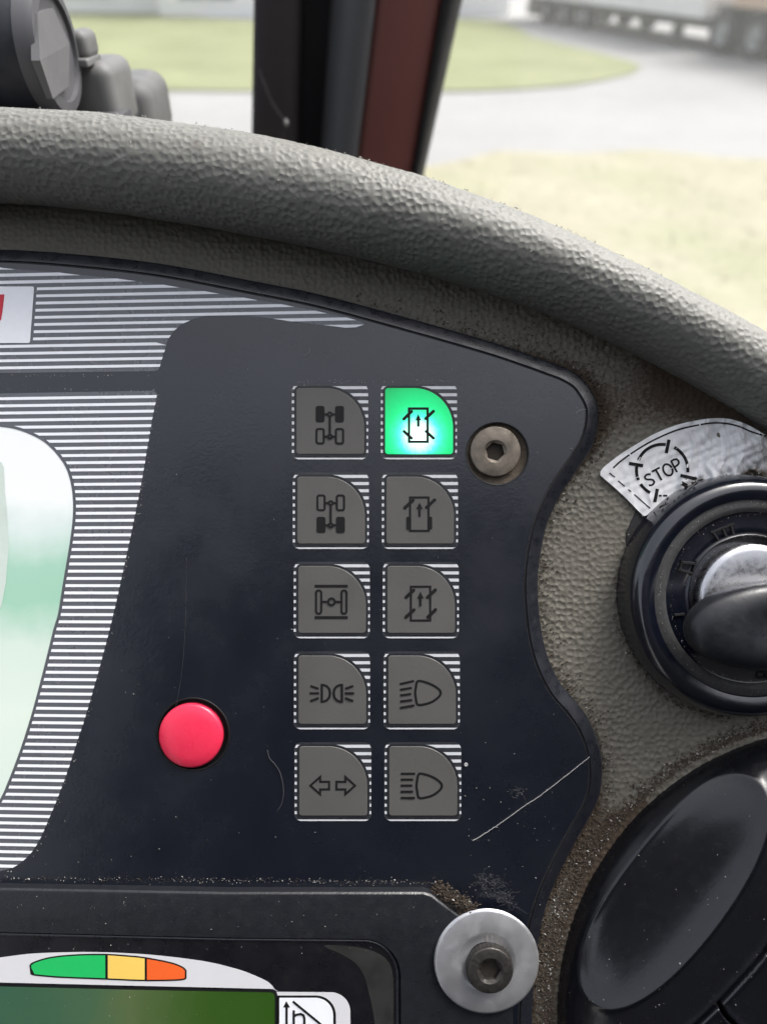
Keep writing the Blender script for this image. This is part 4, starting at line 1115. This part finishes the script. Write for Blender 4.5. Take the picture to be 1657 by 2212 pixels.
# ------------------------------------------------------------------ cylinder housing behind the rim (top left)
mc = at_h(108, 106, .30)
KD = (mc - CAM).dot(-W) / FPX                       # metres per photo unit at that depth
RM = 126 * KD
mot = thing('motor_housing', 'black cylindrical housing with pale grey end cap behind the hood rim', 'motor', tuple(mc - Vector((0, 0, RM))), space='world')
def xl(prof, name, mat, par, cap=True, c=mc, seg=64, rot=0):
    th_ = np.linspace(0, 2 * np.pi, seg, endpoint=False) + rot; v = []
    for r_, x_ in prof: v.append(np.stack([np.full(seg, c[0] + x_), c[1] + r_ * np.cos(th_), c[2] + r_ * np.sin(th_)], 1))
    f = [(j * seg + i, j * seg + (i + 1) % seg, (j + 1) * seg + (i + 1) % seg, (j + 1) * seg + i) for j in range(len(prof) - 1) for i in range(seg)]
    if cap: f.append(tuple((len(prof) - 1) * seg + i for i in range(seg)))
    q = MB(); q.add(np.vstack(v), f); return q.build(name, mat, par, angle=40)
xl([(RM * .96, -.12), (RM * .985, -.02), (RM * .99, -.006), (RM * .97, -.003)], 'barrel', M['motor'], mot)
xl([(RM * .93, -.004), (RM, -.003), (RM * 1.0, .001), (RM * .97, .003), (RM * .80, .0034), (RM * .785, .002), (RM * .5, .002)], 'end_cap', M['capgrey'], mot)
# two-facet plate on the cap
p2 = [(82, 29), (116, 18), (147, 95), (150, 186), (116, 214), (83, 131)]
def on_x(px_, py_, xw):
    r = ray(px_, py_); return CAM + r * ((xw - CAM.x) / r.x)
xw = mc.x + .0038
pv = [np.array(on_x(a, b, xw)) for a, b in p2]; pb = [p - np.array((.002, 0, 0)) for p in pv]
pv[2] = pv[2] + np.array((.0007, 0, 0)); pv[5] = pv[5] + np.array((.0007, 0, 0))
mb = MB(); mb.add(pv, [(0, 1, 2, 5), (5, 2, 3, 4)]); mb.walls(np.array(pb), np.array(pv)); 
M['capplate'] = plain('cap_plate_grey', (.14, .14, .145), .45, var=.08, vscale=60)
q = mb.build('cap_plate', M['capplate'], mot)
def blob(name, px0, py0, px1, py1, dist, depth, mat, par, rnd=.35, seg=6):
    """rounded block seen as this box at this distance"""
    a = at_h(px0, py1, dist); b = at_h(px1, py0, dist)
    wx, hz_ = abs(b.x - a.x), abs(b.z - a.z); c = (a + b) / 2
    bm = bmesh.new(); bmesh.ops.create_cube(bm, size=1)
    bmesh.ops.scale(bm, vec=(wx, depth, hz_), verts=bm.verts)
    bmesh.ops.bevel(bm, geom=list(bm.edges), offset=min(wx, hz_, depth) * rnd, segments=seg, affect='EDGES', profile=.5)
    v = np.array([vv_.co[:] for vv_ in bm.verts]) + np.array((c.x, c.y + depth / 2, c.z)); f = [[w.index for w in fc.verts] for fc in bm.faces]; bm.free()
    q = MB(); q.add(v, f); return q.build(name, mat, par, angle=50)
brk = thing('bracket', 'stepped pale grey bracket with a small knob beside the cylindrical housing', 'bracket', tuple(at_h(240, 240, .33)), space='world')
blob('knob', 147, 66, 184, 134, .315, .014, M['bracket'], brk, .38)
blob('knob_collar', 158, 127, 190, 148, .312, .016, M['bracket'], brk, .3)
blob('front_block', 130, 133, 240, 300, .318, .03, M['bracket'], brk, .22)
blob('rear_block', 200, 170, 321, 330, .36, .04, M['bracket'], brk, .30)
zs = (mc.z - RM)
mb = MB(); mb.box((mc.x - .045, mc.y, zs - .0125), (.12, .05, .02)); q = mb.build('shelf', M['capgrey'], cowl if False else brk)

# ------------------------------------------------------------------ threads, hairs, lint
def fibre(name, pts, r, mat, label, cat, hgt=2.0, step=5, jit=0.0):
    p = spline(pts, step); p = p + rng.normal(0, jit, p.shape)
    v = np.array([L(a, b, hgt) for a, b in p]); mid = v[len(v) // 2]
    q = MB(); q.tube(v, r, 5); o_ = q.build(name, mat, smooth=True, base=tuple(mid)); return props(o_, label, cat, 'hairs and threads on the panel')
c7 = lambda x, y: ((1650 + x * .5788) / 1.8443, (2800 + y * .5788) / 1.8443)
fibre('thread', [c7(400, 950), c7(440, 928), c7(590, 830), c7(760, 708), c7(850, 650), c7(1000, 535), c7(1120, 440), c7(1205, 372)], .95, M['lint'], 'pale straight thread lying across the panel near the washer', 'thread', 2.4, 3, .35)
fibre('hair', [(578, 1620), (583, 1638), (594, 1650), (605, 1668), (611, 1690), (613, 1715), (608, 1738), (599, 1752)], .7, M['hair2'], 'wavy pale hair on the panel left of the arrow key', 'hair', 1.6)
fibre('hair', [(404, 1205), (402, 1330), (396, 1430), (388, 1490), (380, 1530), (374, 1556)], .3, M['hair2'], 'long faint hair running down to the red light', 'hair', 1.6)
fibre('hair', [(652, 768), (662, 768), (668, 762), (669, 752)], .6, M['hair'], 'short curled hair above the keys', 'hair', 1.6)
c3 = lambda x, y: ((1750 + x * .4828) / 1.8443, (1300 + y * .4828) / 1.8443)
fibre('hair', [c3(1115, 730), c3(1135, 708), c3(1170, 692), c3(1205, 686)], .9, M['hair'], 'short pale hair at the panel corner beside the border', 'hair', 1.6)
fibre('hair', [c3(1072, 1010), c3(1085, 1004), c3(1097, 1012), c3(1100, 1024)], .6, M['hair'], 'tiny curled hair near the border bend', 'hair', 1.6)
def loose(n_, cfun, ln_, r_, turn):
    q = MB()
    for _ in range(n_):
        x, y = cfun(); a_ = rng.uniform(0, 6.28); pts = []; bend = rng.normal(0, turn)
        for _k in range(int(rng.integers(5, 11))):
            pts.append(L(x, y, 1.2 + rng.uniform(0, 2.6))); a_ += bend + rng.normal(0, turn); st_ = ln_ * rng.uniform(.6, 1.3); x += st_ * math.cos(a_); y += st_ * math.sin(a_)
        q.tube(np.array(pts), r_, 4)
    return q
mb = loose(8, lambda: c7(720 + rng.normal(0, 34), 615 + rng.normal(0, 16)), 4.5, .3, .5)
o = mb.build('lint_tangle', M['hair2'], base=tuple(L(*c7(745, 630), 2))); props(o, 'small tangle of dark fibres beside the thread', 'lint')
def fl():
    t0 = rng.uniform(0, 1); return c7(440 + 240 * t0 + rng.normal(0, 22), 1225 + 170 * t0 * t0 + rng.normal(0, 24))
mb = loose(90, fl, 3.6, .24, .45)
o = mb.build('lint_fluff', M['hair2'], base=tuple(L(*c7(560, 1300), 2))); props(o, 'grey fluff of fine fibres above the washer', 'lint')
dc = L(*c7(356, 424), .5)
M['drop'] = plain('dried_drop', (.35, .36, .36), .25)
mb = MB(); mb.lathe(dc, [(3.2, .5), (4.4, 1.2), (4.0, 2.4), (2.6, 1.8), (1.0, 1.5)], 18, True); o = mb.build('water_spot', M['drop'], smooth=True, base=tuple(dc)); props(o, 'dried water spot right of the lower headlamp key', 'water spot')
# cobweb thread with a white speck on the pillar
cw = [at_h(a, b, .44) for a, b in ((612, 300), (619, 266), (600, 240), (585, 215), (560, 150))]
mb = MB(); mb.tube(np.array([tuple(p) for p in cw]), .00007, 4); o = mb.build('cobweb_strand', M['hair'], space='world', base=tuple(cw[0])); props(o, 'fine cobweb strand in front of the pillar', 'cobweb')
p = at_h(618.5, 265, .44); bm = bmesh.new(); bmesh.ops.create_icosphere(bm, subdivisions=2, radius=.0011)
v = [tuple(np.array(x.co) * (1, 1, 1.7) + np.array(p)) for x in bm.verts]; f = [[w.index for w in fc.verts] for fc in bm.faces]; bm.free()
o = mobj('lint_speck', v, f, M['dust_pale'], smooth=True, space='world', base=tuple(p)); props(o, 'tiny white speck caught in the cobweb before the pillar', 'lint')

# ------------------------------------------------------------------ dust and crumbs
OCT = np.array([(1, 0, 0), (-1, 0, 0), (0, 1, 0), (0, -1, 0), (0, 0, 1), (0, 0, -1)], float)
OF = np.array([(0, 2, 4), (2, 1, 4), (1, 3, 4), (3, 0, 4), (2, 0, 5), (1, 2, 5), (3, 1, 5), (0, 3, 5)])
def grains(name, pts, size, mat, label):
    p = np.array(pts); n_ = len(p); s_ = np.asarray(size)[:, None, None] * rng.uniform(.5, 1.4, (n_, 6, 1))
    a_ = rng.uniform(0, 6.28, n_); ca, sa = np.cos(a_)[:, None], np.sin(a_)[:, None]
    o_ = OCT[None] * s_ * np.array((1.25, .8, .6)); x = o_[..., 0] * ca - o_[..., 1] * sa; y = o_[..., 0] * sa + o_[..., 1] * ca
    v_ = np.stack([x, y, o_[..., 2]], -1) + p[:, None]
    f_ = (OF[None] + (np.arange(n_) * 6)[:, None, None]).reshape(-1, 3)
    o2 = mobj(name, v_.reshape(-1, 3), f_, mat, base=tuple(p[0])); return props(o2, label, 'dust', kind='stuff')
pale, ps, brown, bs = [], [], [], []
def put(lst, sz, x, y, h, s): lst.append(L(x, y, h)); sz.append(s)
# loose specks on the membrane
for _ in range(420):
    x, y = rng.uniform(0, 1270), rng.uniform(600, 1890)
    if inside(np.array([x]), np.array([y]), np.vstack([offs(POs, 34) if False else inn, [(-500, 2420)], [(-500, 560)]]))[0] and rng.uniform() < .3 + .7 * (y > 1350): put(pale, ps, x, y, 1.2, abs(rng.normal(0, .5)) + .2)
for _ in range(60): put(pale, ps, rng.uniform(1000, 1200), rng.uniform(1700, 2000), 1.4, abs(rng.normal(0, .6)) + .4)
# along printed edges
for _ in range(70):
    i = rng.integers(2, len(F2) - 4); put(pale, ps, F2[i][0] + rng.uniform(2, 9), F2[i][1] + rng.normal(0, 5), 1.4, rng.uniform(.6, 1.5))
for _ in range(46): put(pale, ps, rng.uniform(0, 335), rng.choice([811, 842]) + rng.normal(0, 1.4), 1.4, rng.uniform(.5, 1.3))
for k_ in range(60): put(pale, ps, rng.uniform(640, 980), 824 + rng.normal(0, 2), 1.4, rng.uniform(.4, 1.0))
# ledge between panel and display unit
for _ in range(800):
    x = 930 * rng.uniform(0, 1) ** .8; put(*((pale, ps) if rng.uniform() < .4 else (brown, bs)), x, 1897 + .010 * x + rng.normal(0, 3.4), 1.6, abs(rng.normal(0, .6)) + .2)
# crumbs round the panel border
ib = np.where((POs[:, 0] > 600) & (POs[:, 1] < 2100))[0]
nb_ = normals2(POs)
for _ in range(3000):
    i = rng.choice(ib); wgt = np.clip((POs[i][0] - 700) / 600, .05, 1)
    if rng.uniform() > wgt: continue
    o_ = abs(rng.normal(0, 20)) + 1; p = POs[i] + nb_[i] * (o_ if (nb_[5][1] < 0) else -o_)
    if rng.uniform() < .06: put(pale, ps, p[0], p[1], FACE_H + 3, abs(rng.normal(0, .9)) + .5)
    else: put(brown, bs, p[0], p[1], FACE_H + 2.5, abs(rng.normal(0, 1.1)) + .5)
# wedge of dirt between panel and vent, along the vent edge and the crease
for _ in range(4200):
    a_ = math.radians(rng.uniform(95, 182)); rr2 = VR + 3 + abs(rng.normal(0, 15)); x, y = VC[0] + rr2 * math.cos(a_), VC[1] - rr2 * math.sin(a_)
    if x < 1160 or x > 1700: continue
    if rng.uniform() < .05: put(pale, ps, x, y, FACE_H + 3, abs(rng.normal(0, 1.1)) + .5)
    else: put(brown, bs, x, y, FACE_H + 2.5, abs(rng.normal(0, 1.2)) + .5)
for _ in range(1600):
    y = rng.uniform(1780, 2212); xl_ = np.interp(y, POs[-60:, 1], POs[-60:, 0]); xr_ = VC[0] - math.sqrt(VR ** 2 - (y - VC[1]) ** 2)
    x = rng.uniform(xl_, max(xr_, xl_ + 5))
    if rng.uniform() < .035: put(pale, ps, x, y, FACE_H + 3, abs(rng.normal(0, 1.3)) + .6)
    else: put(brown, bs, x, y, FACE_H + 2.5, abs(rng.normal(0, 1.4)) + .5)
for _ in range(900):
    i = rng.integers(0, m_); p = Bs[i]
    if p[0] < 900 or p[0] > 1680: continue
    y = p[1] + abs(rng.normal(0, 45)) + 8; put(brown, bs, p[0] + rng.normal(0, 10), y, FACE_H + 2.5, abs(rng.normal(0, .9)) + .4)
# round the switch and under the sticker
for _ in range(1500):
    a_ = math.radians(rng.uniform(80, 265)); r_ = 258 + abs(rng.normal(0, 8)); x, y = 1598 + r_ * math.cos(a_), 1290 - r_ * math.sin(a_)
    if x < 1665: put(*((brown, bs) if rng.uniform() < .9 else (pale, ps)), x, y, FACE_H + 3, abs(rng.normal(0, .9)) + .4)
for _ in range(900):
    x = rng.uniform(1480, 1665); put(*((brown, bs) if rng.uniform() < .85 else (pale, ps)), x, rng.uniform(1016, 1048) + (1665 - x) * .10, FACE_H + 6 + rng.uniform(0, 6), abs(rng.normal(0, 1.5)) + .6)
for _ in range(700):
    a_ = rng.uniform(0, 6.28); r_ = rng.choice([205, 181, 132]) + rng.normal(0, 2.5); put(*((pale, ps) if rng.uniform() < .5 else (brown, bs)), SWC[0] + r_ * math.cos(a_), SWC[1] - r_ * math.sin(a_), 48 if r_ > 170 else 41, rng.uniform(.4, 1.1))
# pile beside the washer
for _ in range(1500):
    t = rng.uniform(0, 1); x, y = 940 + 80 * t + rng.normal(0, 9), 1918 + 48 * t + rng.normal(0, 10)
    put(*((brown, bs) if rng.uniform() < .94 else (pale, ps)), x, y, 2 + abs(rng.normal(0, 6)) + 16 * t, abs(rng.normal(0, 1.2)) + .5)
# specks on vent, unit, rim
for _ in range(90):
    x, y = rng.uniform(1230, 1657), rng.uniform(1660, 2212)
    if math.hypot(x - VC[0], y - VC[1]) < 590:
        lx_, ly_ = L(x, y, 40)[:2]; ir = np.argmin(np.abs(rr - math.hypot(lx_ - vc[0], ly_ - vc[1]))); it = np.argmin(np.abs(tt - (math.atan2(ly_ - vc[1], lx_ - vc[0]) % (2 * math.pi))))
        pale.append(np.array((X[ir, it], Y[ir, it], Zv[ir, it] + .4))); ps.append(abs(rng.normal(0, .6)) + .35)
for _ in range(60): put(pale, ps, rng.uniform(0, 1000), rng.uniform(1935, 2010), UH + .6, abs(rng.normal(0, .5)) + .3)
for _ in range(40): put(pale, ps, rng.uniform(0, 850), rng.uniform(2030, 2060), SH + .6, abs(rng.normal(0, .5)) + .3)
for _ in range(28): put(pale, ps, rng.uniform(0, 590), rng.uniform(2150, 2212), SH + 1.8, abs(rng.normal(0, .5)) + .3)
for _ in range(200):
    i = rng.integers(160, 800); j = rng.integers(55, 125); pale.append(RIM[i, j] + np.array((0, 0, 2.0))); ps.append(abs(rng.normal(0, .8)) + .4)
for _ in range(60):
    i = rng.integers(160, 700); j = rng.integers(116, 128); q = RIM[i, j]; pale.append(q + np.array((0, 3.0, 2.0))); ps.append(rng.uniform(1.0, 2.4))
ps = (ps + [1.0] * len(pale))[:len(pale)]; bs = (bs + [1.0] * len(brown))[:len(brown)]
grains('pale_dust', pale, ps, M['dust_pale'], 'pale dust specks scattered over the panel and cowl')
grains('brown_crumbs', brown, bs, M['dust_brown'], 'brown dirt crumbs packed along the panel edge and vent')

for o in SC.objects:
    for k_ in ('_b', '_s'):
        if k_ in o: del o[k_]
